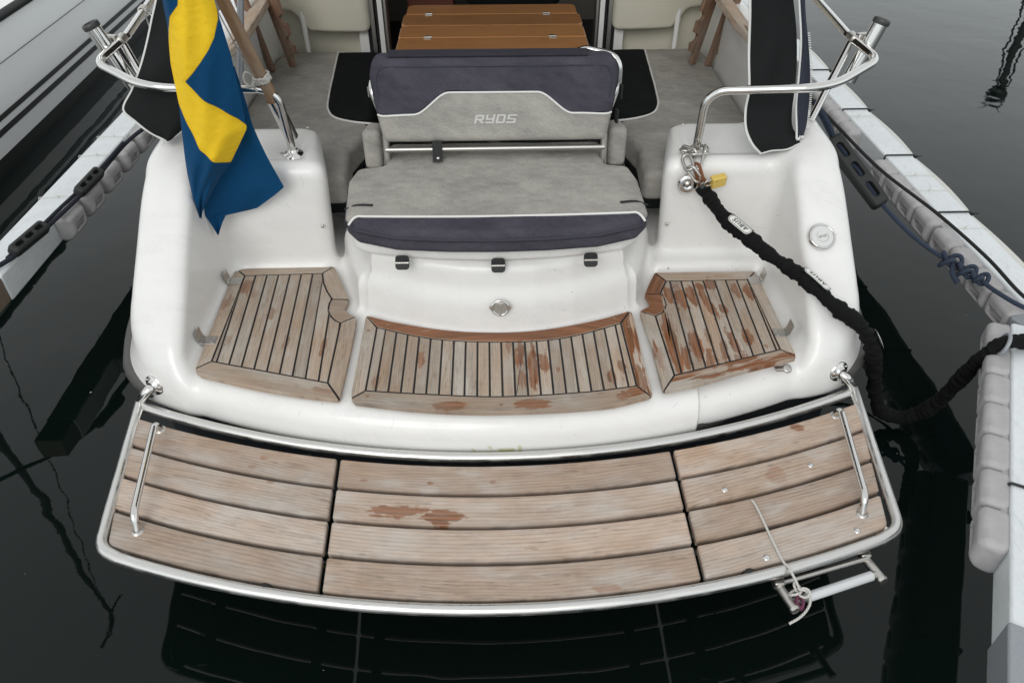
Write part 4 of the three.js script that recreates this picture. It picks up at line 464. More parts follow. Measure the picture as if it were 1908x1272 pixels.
// backrest: navy shell with a grey lower panel, carried on a steel frame
{
  const br = thing('bench_backrest', 'padded navy and grey bench backrest on steel frame with lettering', 'backrest');
  const y0 = 0.908, y1 = 1.192, tilt = 0.24, zf = (y) => -1.490 - tilt * (y - y0);
  const P = roundPoly([[-0.405, y0], [0.405, y0], [0.432, 1.05], [0.440, 1.13], [0.425, y1], [-0.425, y1], [-0.440, 1.13], [-0.432, 1.05]], [0.02, 0.02, 0, 0.06, 0.055, 0.055, 0.06, 0]);
  const cut = (x) => { const a = Math.abs(x + 0.005); return 1.013 + 0.072 * sstep(0.285, 0.155, a) - 0.006 * sstep(0.3, 0.43, a); };
  const back = (x, y, z) => { const w = z - zf(y) + 0.045, e = polySdf(P, x, y), h = 0.045 + 0.012 * (1 - Math.exp(Math.min(e, 0) / 0.06)) + 0.0028 * (fbm(x * 8 + 3, y * 10, 5, 3) - 0.5) * 2 * (w > 0 ? 1 : 0) + 0.0030 * Math.exp(-Math.pow((Math.abs(x) - 0.38 + (y - 1.1) * 0.35) / 0.012, 2)) * sstep(1.05, 1.1, y); const q0 = e + 0.03, q1 = Math.abs(w) - h + 0.03; return Math.min(Math.max(q0, q1), 0) + Math.hypot(Math.max(q0, 0), Math.max(q1, 0)) - 0.03; };
  const lo = [-0.47, y0 - 0.03, -1.72], hi = [0.47, y1 + 0.03, -1.42];
  mesh('navy_cover', nets((x, y, z) => Math.max(back(x, y, z), cut(x) - y), lo, hi, 0.0085), M.navySuede, br);
  mesh('grey_panel', nets((x, y, z) => Math.max(back(x, y, z), y - cut(x)), lo, hi, 0.0085), M.greySuede, br);
  const onFace = (x, y, d = 0.0) => { let z = -1.40; for (let i = 0; i < 40; i++) { const v = back(x, y, z); if (Math.abs(v) < 2e-4) break; z -= v * 0.9; } return V(x, y, z + d); };
  const pp = []; for (let i = 0; i <= 80; i++) { const x = lerp(-0.418, 0.418, i / 80); pp.push(onFace(x, cut(x), 0.0005)); } mesh('white_piping', sweep(pp, 0.0038, 8), M.piping, br);
  const sm = roundPoly([[-0.408, 1.06], [-0.415, 1.13], [-0.40, 1.168], [0.40, 1.168], [0.415, 1.13], [0.408, 1.06]], [0, 0.03, 0.03, 0.03, 0.03, 0]); const sp = sm.filter((p) => p[1] > 1.055).map(p => onFace(p[0], p[1], 0.0)); mesh('top_seam', sweep(sp, 0.0030, 6), M.navyPiping, br);
  mesh('top_flap', boxAt(-0.02, y1 + 0.0035, -1.602, 0.70, 0.006, 0.060, 0.0025, 0, 0.05), M.navySuede, br);
  // steel hoop behind, posts and lower crossbar
  const hoop = [V(-0.405, 0.800, -1.515), V(-0.400, 0.95, -1.56), V(-0.447, 1.08, -1.60), V(-0.430, 1.10, -1.66), V(-0.36, 1.12, -1.69), V(0.16, 1.12, -1.70), V(0.33, 1.190, -1.655), V(0.447, 1.178, -1.605), V(0.449, 1.08, -1.60), V(0.400, 0.95, -1.56), V(0.405, 0.800, -1.515)];
  mesh('frame_hoop', sweep(fillet(hoop, 0.06, 8), 0.0115, 14), M.steel, br);
  mesh('crossbar', bar([-0.40, 0.884, -1.500], [0.40, 0.884, -1.500], 0.0095), M.steelDull, br);
  for (const s of [-1, 1]) mesh('post', bar([s * 0.402, 0.79, -1.505], [s * 0.398, 0.93, -1.518], 0.0125), M.steelDull, br);
  { const st = grp('strap', br); mesh('webbing', merge([boxAt(-0.212, 0.893, -1.487, 0.036, 0.055, 0.003, 0.001, 0, -0.2), boxAt(-0.212, 0.862, -1.472, 0.036, 0.030, 0.003, 0.001, 0, -0.9)]), M.black, st); mesh('snap', latheAt([[0.0001, 0.004], [0.004, 0.004], [0.006, 0.0]], [-0.210, 0.864, -1.468], [0, 0.7, 0.7], 14), M.steel, st); }
  mesh('zip_pull', boxAt(0.452, 1.07, -1.555, 0.008, 0.05, 0.02, 0.002, 0.3), M.black, br); mesh('zip_pull', boxAt(0.442, 0.985, -1.54, 0.008, 0.05, 0.02, 0.002, 0.3), M.black, br); mesh('zip_pull', boxAt(-0.447, 1.08, -1.55, 0.004, 0.035, 0.008, 0.001, 0.3), M.steelDull, br);
  // embroidered lettering R Y D S: slanted block strokes on the grey panel
  const S = { R: [[0, 0, 0.22, 1], [0.0, 0.78, 0.9, 1], [0.68, 0.42, 0.9, 1], [0.1, 0.38, 0.9, 0.56], [[0.40, 0.40], [0.68, 0.40], [1.02, 0], [0.72, 0]]], Y: [[0, 0.42, 0.22, 1], [0.68, 0, 0.9, 1], [0, 0.40, 0.8, 0.58], [0.05, 0, 0.9, 0.18]], D: [[0, 0, 0.22, 0.80], [0, 0.82, 0.82, 1], [0, 0, 0.82, 0.18], [0.68, 0.1, 0.9, 0.9]], S: [[0, 0.82, 0.92, 1], [0, 0.42, 0.22, 1], [0, 0.42, 0.9, 0.58], [0.68, 0, 0.9, 0.58], [-0.05, 0, 0.9, 0.18]] };
  const gs = []; ['R', 'Y', 'D', 'S'].forEach((ch, i) => { for (const st of S[ch]) { const quad = st[0].length ? [st[3], st[2], st[1], st[0]] : [[st[0], st[1]], [st[2], st[1]], [st[2], st[3]], [st[0], st[3]]], X = (u, v) => -0.076 + i * 0.0385 + u * 0.036 + v * 0.0075, Yy = (v) => 0.981 + v * 0.030; const q = quad.map(([u, v]) => onFace(X(u, v), Yy(v), 0.0016)), pos = [], push = (p) => pos.push(p.x, p.y, p.z); const k = q.map(p => p.clone().add(V(0, 0, -0.003)));
      for (const t of [[q[0], q[1], q[2]], [q[0], q[2], q[3]], [q[1], q[0], k[0]], [q[1], k[0], k[1]], [q[2], q[1], k[1]], [q[2], k[1], k[2]], [q[3], q[2], k[2]], [q[3], k[2], k[3]], [q[0], q[3], k[3]], [q[0], k[3], k[0]]]) t.forEach(push); const g = new THREE.BufferGeometry(); g.setAttribute('position', new THREE.Float32BufferAttribute(pos, 3)); g.computeVertexNormals(); gs.push(g); } });
  mesh('lettering', merge(gs), std({ color: C(0.55, 0.54, 0.52), roughness: 0.8 }), br);
}
// side seat cushions with black inboard panels
for (const s of [-1, 1]) {
  const cu = thing('side_cushion', s < 0 ? 'grey suede side seat cushion behind flag staff with black panel' : 'grey suede side seat cushion beside right stern rail with black panel', 'cushion', 'cockpit side cushions');
  const P = roundPoly([[s * 0.585, -1.60], [s * 0.60, -1.86], [s * 0.55, -2.05], [s * 0.545, -2.95], [s * 0.62, -3.07], [s * 1.08, -3.07], [s * 1.135, -3.0], [s * 1.135, -1.86], [s * 0.75, -1.86], [s * 0.69, -1.60]], [0.03, 0.03, 0.05, 0.05, 0.06, 0.05, 0.04, 0.02, 0.02, 0.03]);
  const line = [[0.83, -3.2], [0.822, -3.07], [0.80, -2.75], [0.775, -2.42], [0.755, -2.27], [0.715, -2.18], [0.64, -2.13], [0.50, -2.09]];
  const black = [...line, [0.3, -2.09], [0.3, -3.2]].map(p => [p[0] * s, p[1]]), reg = (x, z) => polySdf(black, x, z);
  mesh('grey_panel', cushion(P, 0.60, 0.72, 0.025, 0.008, (x, y, z) => -reg(x, z), 0.0125, 0.004, 7 + s), M.greySuede, cu);
  mesh('black_panel', cushion(P, 0.60, 0.72, 0.025, 0.008, (x, y, z) => reg(x, z), 0.0125, 0.004, 7 + s), M.blackSuede, cu);
  mesh('white_piping', sweep(smooth(line.slice(1).map(p => V(p[0] * s, 0.7275, p[1] + (p[1] < -3.0 ? 0.02 : 0))), 70), 0.0048, 8), M.piping, cu);
  mesh('dark_base', cushion(P.map(p => [p[0] * 0.998, p[1]]), 0.565, 0.612, 0.01, 0, null, 0.014, 0), M.blackSuede, cu);
  // small bolster beside the backrest post
  const b = thing('corner_bolster', s < 0 ? 'small grey corner bolster left of the backrest post' : 'small grey corner bolster right of the backrest post', 'cushion', 'corner bolsters');
  mesh('grey_cover', cushion(roundPoly([[s * 0.425, -1.565], [s * 0.500, -1.565], [s * 0.480, -1.66], [s * 0.425, -1.66]], 0.02), 0.77, 0.925, 0.02, 0.004, null, 0.009, 0.002, 5), M.greySuede, b);
  mesh('base_trim', cushion(roundPoly([[s * 0.421, -1.561], [s * 0.504, -1.561], [s * 0.484, -1.66], [s * 0.421, -1.66]], 0.02), 0.755, 0.778, 0.008, 0, null, 0.009, 0), M.black, b);
}
// seat boxes under the side cushions
for (const s of [-1, 1]) mesh('seat_box', boxAt(s * 0.86, 0.44, -2.47, 0.56, 0.26, 1.24, 0.02), M.gel, boat);
// ---- varnished folding table
{
  const tb = thing('cockpit_table', 'varnished folding wooden table behind the bench backrest', 'table');
  const win = [-0.45, 0.45, -2.93, -2.16], zs = [-2.902, -2.742, -2.570, -2.395, -2.190], pieces = [];
  for (let i = 0; i < 4; i++) { const z0 = zs[i] + 0.0015, z1 = zs[i + 1] - 0.0015, w = [0.414, 0.424, 0.422, 0.420][i], ra = i === 0 ? [0.035, 0.035, 0.012, 0.012] : i === 3 ? [0.012, 0.012, 0.04, 0.04] : i === 1 ? [0.012, 0.012, 0.03, 0.03] : [0.03, 0.03, 0.012, 0.012];
    pieces.push({ poly: roundPoly([[-w, z0], [w, z0], [w, z1], [-w, z1]], ra, 5), ang: 0, seed: 71 + i * 5 }); }
  const mat0 = woodMaterial(win, 1024, 876, pieces, [], look.varn), mat = phy({ map: mat0.map, roughness: 0.28, clearcoat: 0.7, clearcoatRoughness: 0.18 });
  for (const pc of pieces) mesh('leaf', board(pc.poly, 1.0, 0.022, 0.004, win, 3), mat, tb);
  for (const [x, z] of [[-0.305, -2.742], [0.263, -2.742], [-0.29, -2.395], [0.269, -2.395]]) mesh('hinge', merge([boxAt(x, 1.0008, z, 0.034, 0.0022, 0.044, 0.001), bar([x - 0.017, 1.002, z], [x + 0.017, 1.002, z], 0.003, 0.003, 8)]), M.steelDull, tb);
  const edgeM = std({ color: C(0.55, 0.42, 0.28), roughness: 0.5 }); for (const z of [zs[1], zs[3]]) mesh('joint_strip', boxAt(0, 0.994, z, 0.82, 0.008, 0.0026, 0.0005), edgeM, tb);
  mesh('pedestal', latheAt([[0.14, 0.0], [0.14, 0.015], [0.045, 0.03], [0.035, 0.05], [0.035, 0.66], [0.12, 0.672], [0.12, 0.678]], [0, 0.30, -2.55], [0, 1, 0], 24), M.steelDull, tb);
}

// ------------------------------------------------------------------ flag, staff, lashings
{
  const st = thing('flag_staff', 'weathered wooden flag staff in steel socket on left pod', 'flag staff');
  const a = V(-0.783, 1.05, -1.545), b = V(-0.848, 1.42, -1.44), d = b.clone().sub(a).normalize(), at = (t) => a.clone().addScaledVector(d, t);
  const woodU = woodMaterial([0, 1, 0, 0.25], 1024, 256, [{ poly: [[0, 0], [1, 0], [1, 0.25], [0, 0.25]], ang: 0, seed: 17 }], [[0.1, 0.06, 0.1, 0.05, 0, 0.25], [0.3, 0.16, 0.12, 0.05, 0, 0.25]], { ...look.weath, grey: 0.35, warmC: [0.30, 0.18, 0.10], greyC: [0.33, 0.26, 0.20], pale: 0.3 });
  const pole = sweep([at(-0.03), at(0.2), at(0.5), at(0.95)], (t) => 0.0225 - 0.003 * t, 18); { const uv = pole.attributes.uv; for (let i = 0; i < uv.count; i++) uv.setXY(i, uv.getX(i), uv.getY(i)); }
  mesh('wooden_pole', pole, woodU, st);
  mesh('socket', sweep([at(-0.16), at(0.01)], 0.0245, 18, false, false), M.steel, st);
  mesh('socket_foot', sweep(fillet([at(-0.11), V(-0.762, 0.90, -1.575), V(-0.752, 0.862, -1.56)], 0.02, 6), 0.0125, 14), M.steel, st);
  // white cord lashed round the staff and the rail
  const la = thing('staff_lashing', 'white cord lashing tying the flag staff to the rail', 'cord');
  const c0 = at(0.115), u = V(1, 0, 0).addScaledVector(d, -d.x).normalize(), w = d.clone().cross(u), turns = []; for (let k = 0; k <= 150; k++) { const th = k / 150 * Math.PI * 2 * 5, r = 0.0270 + 0.0014 * Math.sin(k * 1.7); turns.push(c0.clone().addScaledVector(u, Math.cos(th) * r).addScaledVector(w, Math.sin(th) * r).addScaledVector(d, -0.012 + 0.024 * ((k * 7) % 150) / 150 * 0 + 0.022 * (k / 150) - 0.011 + 0.002 * Math.sin(k * 0.9))); }
  mesh('wrapping', sweep(turns, 0.0044, 6), M.whiteRope, la);
  mesh('bow', merge([sweep(smooth([c0.clone().add(V(-0.018, 0, 0.01)), c0.clone().add(V(-0.045, 0.012, 0.012)), c0.clone().add(V(-0.055, -0.015, 0.014)), c0.clone().add(V(-0.035, -0.035, 0.018)), c0.clone().add(V(-0.015, -0.015, 0.02))], 40), 0.0038, 6), sweep(smooth([c0.clone().add(V(-0.016, -0.006, 0.015)), c0.clone().add(V(-0.03, -0.03, 0.018)), c0.clone().add(V(-0.018, -0.055, 0.014))], 24), 0.0028, 6)]), M.whiteRope, la);
  const hal = thing('flag_halyard', 'thin white halyard running up beside the flag staff', 'cord'); mesh('line', merge([sweep(smooth([at(0.12).add(V(-0.029, 0, 0.004)), at(0.3).add(V(-0.031, 0, 0.006)), at(0.6).add(V(-0.029, 0, 0.006)), at(0.93).add(V(-0.018, 0, 0.006))], 40), 0.0024, 6)]), M.whiteRope, hal);
}
{
  // flag: hangs in one long fold; the near sheet wraps round to a sheet behind it
  const Z0 = -1.28, interp = (T, y) => { for (let i = 0; i < T.length - 1; i++) if (y <= T[i][1] && y >= T[i + 1][1]) return lerp(T[i][0], T[i + 1][0], (y - T[i][1]) / (T[i + 1][1] - T[i][1])); return y > T[0][1] ? T[0][0] : T[T.length - 1][0]; };
  const L = [[-0.93, 1.78], [-0.945, 1.62], [-0.961, 1.519], [-0.965, 1.464], [-0.97, 1.396], [-0.991, 1.288], [-1.001, 1.16], [-1.017, 1.066], [-1.041, 0.915], [-1.049, 0.831], [-1.048, 0.727]], Rr = [[-0.84, 1.78], [-0.825, 1.62], [-0.817, 1.518], [-0.819, 1.463], [-0.815, 1.406], [-0.807, 1.311], [-0.807, 1.171], [-0.81, 1.07], [-0.89, 0.95], [-0.966, 0.86], [-1.031, 0.767], [-1.046, 0.729]];
  const bL = [[-0.94, 1.30], [-0.98, 1.0], [-1.03, 0.80], [-1.044, 0.727], [-1.02, 0.639]], bR = [[-0.83, 1.30], [-0.812, 1.118], [-0.808, 1.063], [-0.784, 0.941], [-0.754, 0.814], [-0.796, 0.779], [-0.871, 0.724], [-0.917, 0.710], [-0.956, 0.725], [-0.965, 0.734], [-0.998, 0.685], [-1.02, 0.639]];
  const U = (x) => (x + 1.10) / 0.40, Vv = (y) => (y - 0.60) / 1.2;
  const sheet = (La, Ra, y0, y1, ny, nx, zf, back) => { const pos = [], uv = [], idx = []; for (let j = 0; j <= ny; j++) { const y = lerp(y1, y0, j / ny), xl = interp(La, y), xr = Math.max(interp(Ra, y), xl + 0.0005); for (let i = 0; i <= nx; i++) { const s = i / nx, x = lerp(xl, xr, s); pos.push(x, y, zf(s, y, xr - xl)); uv.push(back ? 0.985 : U(x), back ? 0.02 : Vv(y)); } } for (let j = 0; j < ny; j++) for (let i = 0; i < nx; i++) { const a = j * (nx + 1) + i, b = a + nx + 1; idx.push(a, b, a + 1, a + 1, b, b + 1); } const g = new THREE.BufferGeometry(); g.setAttribute('position', new THREE.Float32BufferAttribute(pos, 3)); g.setAttribute('uv', new THREE.Float32BufferAttribute(uv, 2)); g.setIndex(idx); g.computeVertexNormals(); return g; };
  const front = sheet(L, Rr, 0.7295, 1.78, 110, 36, (s, y, w) => Z0 + Math.min(w, 0.16) * 0.42 * Math.pow(Math.sin(Math.PI * (0.08 + 0.90 * s)), 0.9) + 0.010 * Math.sin(s * 7 + y * 9) * Math.sin(Math.PI * s) + 0.004 * Math.sin(s * 16 - y * 22) * Math.sin(Math.PI * s), false);
  const rear = sheet(bL, bR, 0.640, 1.25, 80, 36, (s, y, w) => Z0 - 0.002 - 0.12 * clamp(1.02 - y, 0, 0.34) - 0.050 * s * Math.min(1, w / 0.12) - 0.012 * Math.sin(Math.PI * s) + 0.006 * Math.sin(s * 9 + y * 12) * s, true);
  const cv = document.createElement('canvas'); cv.width = 512; cv.height = 1536; const cx = cv.getContext('2d'); const B = '#07456f', Yw = '#ffd42e'; cx.fillStyle = B; cx.fillRect(0, 0, 512, 1536);
  const px = (p) => [U(p[0]) * 512, (1 - Vv(p[1])) * 1536], Yp = [[-0.875, 1.80], [-0.885, 1.62], [-0.901, 1.497], [-0.91, 1.464], [-0.945, 1.43], [-0.966, 1.39], [-0.976, 1.36], [-0.994, 1.294], [-1.006, 1.225], [-1.003, 1.167], [-0.985, 1.1], [-0.959, 1.023], [-0.923, 0.983], [-0.889, 0.953], [-0.855, 0.925], [-0.79, 0.90], [-0.79, 1.05], [-0.815, 1.091], [-0.827, 1.111], [-0.877, 1.172], [-0.912, 1.208], [-0.943, 1.247], [-0.911, 1.275], [-0.882, 1.305], [-0.856, 1.335], [-0.836, 1.365], [-0.819, 1.412], [-0.815, 1.463], [-0.81, 1.80]];
  const path = () => { cx.beginPath(); Yp.forEach((p, i) => { const [x, y] = px(p); i ? cx.lineTo(x, y) : cx.moveTo(x, y); }); cx.closePath(); }; path(); cx.fillStyle = Yw; cx.fill();
  cx.save(); path(); cx.clip(); path(); cx.strokeStyle = '#d9a40c'; cx.lineWidth = 3; cx.stroke(); cx.setLineDash([7, 5]); cx.lineWidth = 1.5; cx.strokeStyle = '#b98a10'; for (const w of [14, 30]) { cx.lineWidth = 1.5; cx.save(); cx.translate(0, 0); path(); cx.lineWidth = w; cx.strokeStyle = 'rgba(190,140,10,0.10)'; cx.setLineDash([]); cx.stroke(); cx.restore(); } cx.restore();
  const R = rngOf(5); for (let i = 0; i < 5000; i++) { cx.fillStyle = R() < 0.5 ? 'rgba(255,255,255,0.025)' : 'rgba(0,0,0,0.03)'; cx.fillRect(R() * 512, R() * 1536, 1 + R() * 30, 1); }
  const ft = new THREE.CanvasTexture(cv); ft.colorSpace = THREE.SRGBColorSpace; ft.magFilter = THREE.LinearFilter;
  single('flag', merge([front, rear]), phy({ map: ft, roughness: 0.75, specularIntensity: 0.3, side: THREE.DoubleSide, transmission: 0.15, bumpMap: rep(weave, 3, 8), bumpScale: 0.002 }), 'blue flag with yellow cross hanging folded beside the staff', 'flag');
}
// ---- black canopy canvas strips hanging down either side
function strip(rows, n, m, bulge, mid) { const Ls = smooth(rows.map(r => V(r[0], r[1], r[2])), n), Rs = smooth(rows.map(r => V(r[3], r[4], r[5])), n), pos = [], uv = [], idx = []; for (let j = 0; j <= n; j++) for (let i = 0; i <= m; i++) { const s = i / m, p = Ls[j].clone().lerp(Rs[j], s); p.z += bulge * Math.sin(Math.PI * s) + 0.006 * Math.sin(s * 9 + j * 0.12) + 0.004 * Math.sin(j * 0.31 + s * 4); pos.push(p.x, p.y, p.z); uv.push(s * 0.2, j / n * 0.6); } for (let j = 0; j < n; j++) for (let i = 0; i < m; i++) { const a = j * (m + 1) + i, b = a + m + 1; idx.push(a, b, a + 1, a + 1, b, b + 1); } const g = new THREE.BufferGeometry(); g.setAttribute('position', new THREE.Float32BufferAttribute(pos, 3)); g.setAttribute('uv', new THREE.Float32BufferAttribute(uv, 2)); g.setIndex(idx); g.computeVertexNormals(); const edge = (i) => { const o = []; for (let j = 0; j <= n; j++) { const q = (j * (m + 1) + i) * 3; o.push(V(pos[q], pos[q + 1], pos[q + 2])); } return o; }, end = []; for (let i = 0; i <= m; i++) { const q = (n * (m + 1) + i) * 3; end.push(V(pos[q], pos[q + 1], pos[q + 2])); } return { g, left: edge(0), right: edge(m), end }; }
{
  const rows = [[0.895, 1.60, -1.80, 1.04, 1.60, -1.80], [0.899, 1.384, -1.72, 1.053, 1.383, -1.72], [0.903, 1.336, -1.70, 1.061, 1.335, -1.70], [0.913, 1.239, -1.66, 1.079, 1.237, -1.66], [0.920, 1.138, -1.62, 1.092, 1.137, -1.62], [0.921, 1.059, -1.57, 1.085, 1.057, -1.57], [0.905, 1.010, -1.52, 1.075, 1.007, -1.52], [0.905, 0.956, -1.48, 1.08, 0.953, -1.48], [0.924, 0.918, -1.45, 1.10, 0.928, -1.45], [0.961, 0.882, -1.44, 1.10, 0.914, -1.44]];
  const c = thing('canvas_cover', 'black canvas strip with white trim and zip hanging beside right stern rail', 'canvas cover', 'canopy canvas strips'), s = strip(rows, 70, 14, 0.016);
  mesh('canvas', s.g, M.canvas, c); for (const e of [s.left, s.end]) mesh('white_trim', sweep(e, 0.0052, 6, false, true, 0.5), M.whiteTrim, c);
  const r2 = [[1.055, 1.60, -1.80, 1.085, 1.60, -1.81], [1.072, 1.36, -1.70, 1.10, 1.36, -1.71], [1.095, 1.20, -1.63, 1.13, 1.20, -1.65], [1.10, 1.10, -1.585, 1.145, 1.10, -1.61], [1.085, 1.02, -1.515, 1.14, 1.02, -1.545], [1.085, 0.96, -1.468, 1.13, 0.96, -1.50], [1.085, 0.93, -1.445, 1.115, 0.93, -1.47]], s2 = strip(r2, 50, 4, 0.004);
  mesh('zip_flap', s2.g, M.navyStrip, c); mesh('white_trim', sweep(s2.left, 0.0040, 6), M.whiteTrim, c); mesh('white_trim', sweep(s2.end, 0.0055, 6), M.whiteTrim, c);
  const teeth = []; for (let j = 26; j < 48; j++) for (const k of [0, 0.5]) { const p = s2.right[j].clone().lerp(s2.right[Math.min(j + 1, 50)], k); teeth.push(boxAt(p.x + 0.003, p.y, p.z + 0.004, 0.009, 0.0035, 0.004, 0.0008)); } const z = mesh('zip_teeth', merge(teeth), M.whiteTrim, c); z.userData.kind = 'stuff';
}
{
  const rows = [[-1.08, 1.60, -1.80, -1.00, 1.60, -1.80], [-1.146, 1.399, -1.72, -1.004, 1.399, -1.72], [-1.159, 1.353, -1.70, -1.00, 1.352, -1.70], [-1.181, 1.294, -1.66, -1.00, 1.293, -1.66], [-1.208, 1.225, -1.62, -1.0, 1.224, -1.62], [-1.231, 1.165, -1.58, -1.01, 1.164, -1.58], [-1.262, 1.105, -1.54, -1.02, 1.103, -1.54], [-1.298, 1.045, -1.50, -1.04, 1.042, -1.50], [-1.262, 1.014, -1.485, -1.06, 1.012, -1.485], [-1.222, 0.988, -1.47, -1.09, 0.987, -1.47], [-1.165, 0.955, -1.455, -1.141, 0.953, -1.455]];
  const c = thing('canvas_cover', 'black canvas strip with white trim hanging behind the flag', 'canvas cover', 'canopy canvas strips'), s = strip(rows, 70, 14, 0.02);
  mesh('canvas', s.g, M.canvas, c); for (const e of [s.left, s.right, s.end]) mesh('white_trim', sweep(e, 0.0046, 6, false, true, 0.5), M.whiteTrim, c);
}

// ------------------------------------------------------------------ mooring booms with fender blocks
const fenderGeo = nets((x, y, z) => { // x along the boom, z away from it
  const qx = Math.abs(x) - 0.0735 + 0.024, qy = Math.abs(y) - 0.060 + 0.024, zz = z - 0.030, qz = Math.abs(zz) - 0.040 + 0.024;
  let d = Math.min(Math.max(qx, qy, qz), 0) + Math.hypot(Math.max(qx, 0), Math.max(qy, 0), Math.max(qz, 0)) - 0.024;
  d = smax(d, (z * 0.62 + -y * 0.78) - 0.066, 0.015);
  const s0 = Math.abs(x) - 0.040, s1 = Math.abs(y + 0.006) - 0.015, s2 = 0.046 - z; return smax(d, -Math.max(s0 - 0.0, s1, s2), 0.008); }, [-0.085, -0.07, -0.02], [0.085, 0.07, 0.11], 0.006);
function boomFrame(ax, az, bx, bz) { const d = V(bx - ax, 0, bz - az), len = d.length(); d.normalize(); return { d, len, at: (s, out, y, side) => V(ax + d.x * s + side * -d.z * out, y, az + d.z * s + side * d.x * out), yaw: Math.atan2(-d.z, d.x) }; }
// (ax, az) to (bx, bz) is the boom's edge facing the boat; side says which way the boat lies
function makeBoom(name, label, [ax, az], [bx, bz], side, o) {
  const F = boomFrame(ax, az, bx, bz), b = thing(name, label, 'mooring boom', 'mooring booms beside the boat'), W = 0.135, H = 0.12, top = 0.45;
  const g = new RoundedBoxGeometry(F.len, H, W, 3, 0.010); g.rotateY(F.yaw); const c = F.at(F.len / 2, -W / 2, top - H / 2, side); g.translate(c.x, c.y, c.z);
  { const p = g.attributes.position, uv = g.attributes.uv; for (let i = 0; i < p.count; i++) uv.setXY(i, p.getX(i) * 0.7 + p.getZ(i), p.getY(i) * 1.3 + p.getX(i) * 0.7); }
  mesh('beam', g, M.boom, b);
  for (const s of o.fenders) { const q = F.at(s, 0.002, 0.388, side), m = mesh('fender', fenderGeo, M.fender, b); m.position.copy(q); const out = V(side * -F.d.z, 0, side * F.d.x), X = out.clone().cross(V(0, 1, 0)).negate(); m.quaternion.setFromRotationMatrix(new THREE.Matrix4().makeBasis(V(0, 1, 0).cross(out), V(0, 1, 0), out)); }
  for (const [s0, s1] of o.strips || []) { const q = F.at((s0 + s1) / 2, 0.010, 0.392, side); mesh('fender_backing', boxAt(q.x, q.y, q.z, Math.abs(s1 - s0), 0.09, 0.024, 0.008, F.yaw), M.fender, b); }
  const loop = (s, r, m, nm, ext) => { const e = 0.004, P = [[e + (ext || 0), top - H - e], [e + (ext || 0), top - 0.03], [e, top + e], [-W - e, top + e], [-W - e, top - H - e]].map(([out, y]) => F.at(s, out, y, side)); mesh(nm, sweep(fillet(P, 0.008, 4, true), r, 8, true), m, b); };
  for (const s of o.straps || []) { loop(s, 0.0042, M.rubber, 'strap'); const q = F.at(s, -W - 0.012, top - 0.005, side), q2 = F.at(s + 0.02, -W - 0.03, top + 0.006, side); mesh('strap_buckle', merge([boxAt(q.x, q.y, q.z, 0.018, 0.016, 0.016, 0.004, F.yaw), bar(q, q2, 0.003, 0.002, 8)]), M.black, b); }
  for (const s of o.ties || []) { loop(s, 0.0018, M.tie, 'cable_tie', 0.02); const q = F.at(s, -0.05, top + 0.006, side); mesh('tie_head', merge([boxAt(q.x, q.y, q.z, 0.008, 0.006, 0.008, 0.001, F.yaw), bar(q, q.clone().add(V(0.004, 0.016, 0.004)), 0.0014, 0.0010, 6)]), M.tie, b); }
  if (o.outer) for (const [s0, s1] of o.outer) { const P = []; for (let i = 0; i <= 16; i++) { const t = i / 16; P.push(F.at(lerp(s0, s1, t), -W - 0.008 - 0.018 * Math.sin(Math.PI * t), top - 0.05, side)); } mesh('outer_bumper', sweep(P, 0.035, 10), M.tie, b); }
  return { b, F, W, H, top };
}
{
  const fr = (z) => z + 8.0; // metres along from the far end
  makeBoom('mooring_boom', 'pale metal boom strapped with grey fenders running right of the boat', [1.912, -8.0], [1.912, -1.02], 1, { fenders: [-3.12, -2.965, -2.81, -2.655, -2.20, -2.045, -1.89, -1.735, -1.56, -1.405, -1.25, -1.095].map(fr), strips: [[fr(-3.2), fr(-2.58)], [fr(-2.28), fr(-1.02)]], straps: [-3.46, -2.86, -2.29, -1.735].map(fr), ties: [-2.765, -2.08, -1.93, -1.60].map(fr), outer: [[fr(-4.1), fr(-3.46)], [fr(-3.46), fr(-2.86)], [fr(-2.86), fr(-2.29)], [fr(-2.29), fr(-1.735)], [fr(-1.735), fr(-1.1)]] });
  const n = makeBoom('mooring_boom', 'short angled metal boom arm at right edge with lobed grey fenders', [1.815, -0.97], [1.183, 0.180], 1, { fenders: [0.085, 0.238, 0.391, 0.544, 0.697, 0.850, 1.003], strips: [[0.0, 1.05]], straps: [0.83], ties: [] });
  const q = n.F.at(n.F.len + 0.085, -n.W / 2, n.top - n.H / 2, 1); mesh('end_sleeve', boxAt(q.x, q.y, q.z, 0.19, n.H + 0.012, n.W + 0.012, 0.008, n.F.yaw), M.galv, n.b);
  const j = V(1.95, 0.385, -1.0); mesh('joint_plate', boxAt(j.x, j.y, j.z, 0.20, 0.11, 0.10, 0.01, 0.3), M.galv, n.b);
  const l = makeBoom('mooring_boom', 'pale metal boom with grey fenders between the two boats', [-1.815, -8.0], [-1.905, -1.37], -1, { fenders: [-2.90, -2.735, -2.52, -2.30, -2.08, -1.875].map(z => z + 8.0), strips: [[5.02, 6.2]], straps: [], ties: [5.60, 6.02, 5.38] });
  { const q = l.F.at(l.F.len + 0.055, -l.W / 2, l.top - l.H / 2 - 0.004, -1); mesh('end_cap', boxAt(q.x, q.y, q.z, 0.13, l.H - 0.012, l.W - 0.012, 0.008, l.F.yaw), M.rust, l.b); }
  mesh('joint_seam', boxAt(-1.905, 0.4508, -2.0, 0.13, 0.0016, 0.004, 0.0005), M.tie, l.b); mesh('joint_seam', boxAt(-1.91, 0.4508, -2.42, 0.13, 0.0016, 0.004, 0.0005), M.tie, l.b);
}
